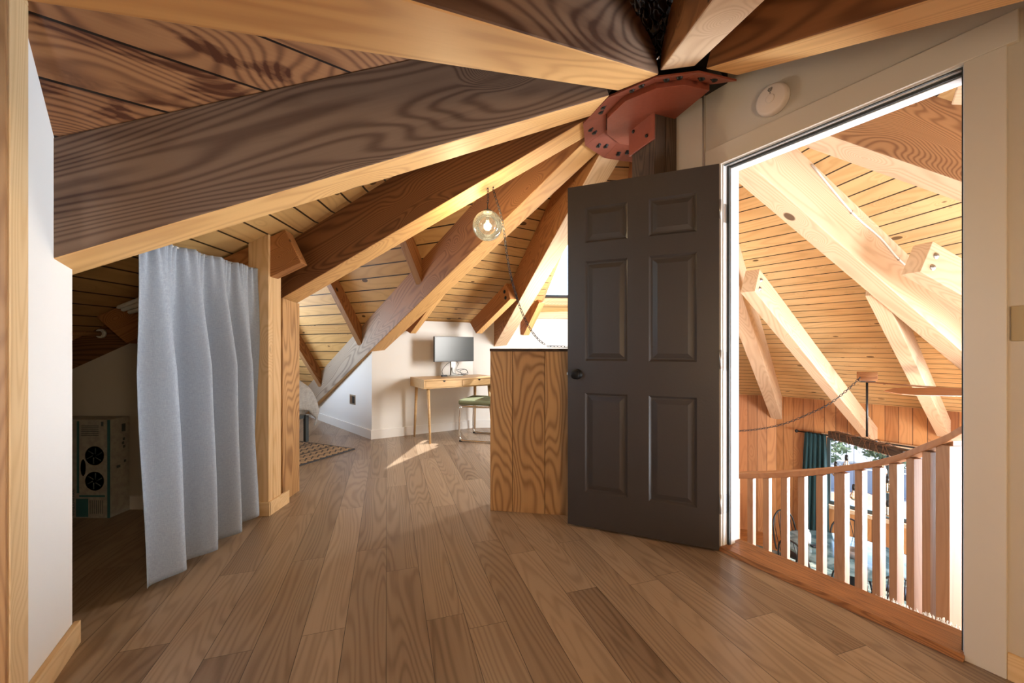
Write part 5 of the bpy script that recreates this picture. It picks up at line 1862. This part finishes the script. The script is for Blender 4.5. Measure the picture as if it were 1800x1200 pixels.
def metal_chair(loc, rz, label):
    r = empty('metal_chair', loc, rz)
    tag(r, label, 'chair', 'dining chairs')
    M = r.matrix_world
    def T(x, y, z): return M @ V(x, y, z)
    b = MB()
    b.lathe([(0, .43), (.20, .435), (.215, .45), (.20, .462), (0, .455)], 24, M); b.build('seat', BLACK, r)
    hoop = [T(-.19, -.17, .45), T(-.20, -.20, .62), T(-.17, -.235, .82), T(-.09, -.255, .92), T(0, -.26, .945), T(.09, -.255, .92), T(.17, -.235, .82), T(.20, -.20, .62), T(.19, -.17, .45)]
    b = MB(); b.tube(smooth_path(hoop, 6), .011, 8); b.build('back_hoop', BLACK, r)
    b = MB()
    for x0, x1, zt2 in ((-.12, -.13, .875), (-.07, -.02, .94), (-.02, -.07, .925), (.02, .07, .925), (.07, .02, .94), (.12, .13, .875)):
        b.tube(smooth_path([T(x0, -.18, .455), T((x0 + x1) / 2 + .02 * (1 if x0 > 0 else -1), -.22, .68), T(x1, -.25, zt2)], 5), .005, 6)
    b.build('back_spindles', BLACK, r)
    for sx in (-1, 1):
        for sy in (-1, 1):
            b = MB(); b.tube([T(.13 * sx, .13 * sy, .44), T(.20 * sx, .21 * sy, 0.001)], .011, 8); b.build('leg', BLACK, r)
    return r


metal_chair((3.93, 5.46, GROUND), math.radians(-165), 'black wire backed chair at the far left end of the table')
metal_chair((3.60, 4.87, GROUND), math.radians(-72), 'black wire backed chair at the near left of the table, behind the left balusters')
metal_chair((4.44, 5.20, GROUND), math.radians(150), 'black wire backed chair on the window side of the table')
metal_chair((3.98, 4.28, GROUND), math.radians(-17), 'black wire backed chair at the near side of the table, behind the right balusters')
metal_chair((4.55, 4.58, GROUND), math.radians(72), 'black wire backed chair at the right end of the table')

tz_ = GROUND + .752


def on_table(px, py):
    Y = F * (EYE - tz_) / (py - HOR)
    return V((px - 900) / F * Y, Y, tz_)


b = MB(); P = on_table(1500, 978); b.lathe([(0, 0), (.085, .0), (.10, .05), (.095, .085), (.085, .085), (.09, .05), (.07, .012), (0, .012)], 28, Matrix.Translation(P))
o = b.build('round_tin', plain('pewter', (.25, .22, .21), .35, metal=.4)); tag(o, 'round grey bowl standing in the middle of the dining table', 'bowl')
b = MB(); P = on_table(1420, 955); b.lathe([(0, 0), (.032, 0), (.034, .11), (.028, .14), (.014, .155), (.014, .18), (0, .18)], 20, Matrix.Translation(P))
o = b.build('bottle', WHITEP); tag(o, 'white bottle at the left end of the dining table', 'bottle')
b = MB(); P = on_table(1424, 957.5); b.box(P.x - .02, P.x + .07, P.y - .08, P.y - .02, P.z, P.z + .02)
o = b.build('dark_dish', BLACK, bevel=.004); tag(o, 'small dark dish beside the white bottle on the table', 'dish')

# ------------------------------------------------------------------ outdoors
b = MB(); b.box(-60, 80, -60, 80, GROUND - .5, GROUND - .25); o = b.build('ground', GRASS); tag(o, 'pale ground outside the window', 'ground', kind='stuff')
hs = empty('neighbour_house', (21, 20, GROUND)); tag(hs, 'white building seen outside through the great room window', 'building')
Mh = Matrix.Translation((21.5, 21.0, GROUND - 0.2)) @ Matrix.Rotation(math.radians(-53), 4, 'Z')
b = MB(); b.box(-9, 9, 0, 6, -.3, 1.3); b.build('wall', WALLP, hs, M=Mh, local=True)
b = MB(); b.hexa([(-9.4, -.5, 1.3), (9.4, -.5, 1.3), (9.4, 6.5, 1.3), (-9.4, 6.5, 1.3), (-9.4, 3, 2.4), (9.4, 3, 2.4), (9.4, 3.1, 2.4), (-9.4, 3.1, 2.4)]); b.build('roof', plain('roof_snow', (.8, .82, .85), .8), hs, M=Mh, local=True)


def bush(x, y, h, r, seed, label):
    rt = empty('bush', (x, y, GROUND - .25)); tag(rt, label, 'bush', 'bushes outside the window')
    rs = random.Random(seed)
    b = MB()
    for k in range(5):
        a = k * 1.26
        b.tube([V(x, y, GROUND - .25), V(x + .3 * math.cos(a), y + .3 * math.sin(a), GROUND + h * .3), V(x + .6 * r * math.cos(a), y + .6 * r * math.sin(a), GROUND + h * .7)], [.04, .025, .01], 6)
    b.build('stems', BARK, rt)
    b = MB()
    for k in range(1800):
        th_ = rs.uniform(0, 6.28); ph_ = rs.uniform(-1, 1); rad = r * (rs.random() ** .4)
        c = V(x + rad * math.cos(th_) * math.sqrt(1 - ph_ ** 2), y + rad * math.sin(th_) * math.sqrt(1 - ph_ ** 2), GROUND - .22 + h * .5 + ph_ * h * .5 * (rad / r))
        a = V(rs.uniform(-1, 1), rs.uniform(-1, 1), rs.uniform(-1, 1)).normalized(); d_ = a.orthogonal().normalized()
        s = rs.uniform(.05, .11)
        b.add([c - a * s, c + d_ * s * .5, c + a * s, c - d_ * s * .5], [(0, 1, 2, 3)])
    b.build('foliage', LEAF, rt)


bush(9.3, 12.2, 2.0, 0.95, 1, 'leafy bush outside seen beside the teal curtain')
bush(11.0, 11.6, 1.9, 0.9, 2, 'leafy bush outside seen above the handrail, left of the window mullion')
bush(12.4, 10.6, 1.9, 0.9, 3, 'leafy bush outside seen just right of the window mullion')
bush(13.4, 9.3, 2.0, 0.9, 4, 'leafy bush outside seen furthest right, by the right jamb')
b = MB(); b.hexa([V(6.9, 10.6, GROUND - .25), V(11.9, 7.9, GROUND - .25), V(12.0, 8.0, GROUND - .25), V(7.0, 10.7, GROUND - .25), V(6.9, 10.6, GROUND + .30), V(11.9, 7.9, GROUND + .30), V(12.0, 8.0, GROUND + .30), V(7.0, 10.7, GROUND + .30)])
tag(b.build('garden_wall', plain('garden_wall', (.22, .25, .29), .8)), 'low pale garden wall outside in front of the bushes', 'wall')

bpy.context.view_layer.update()
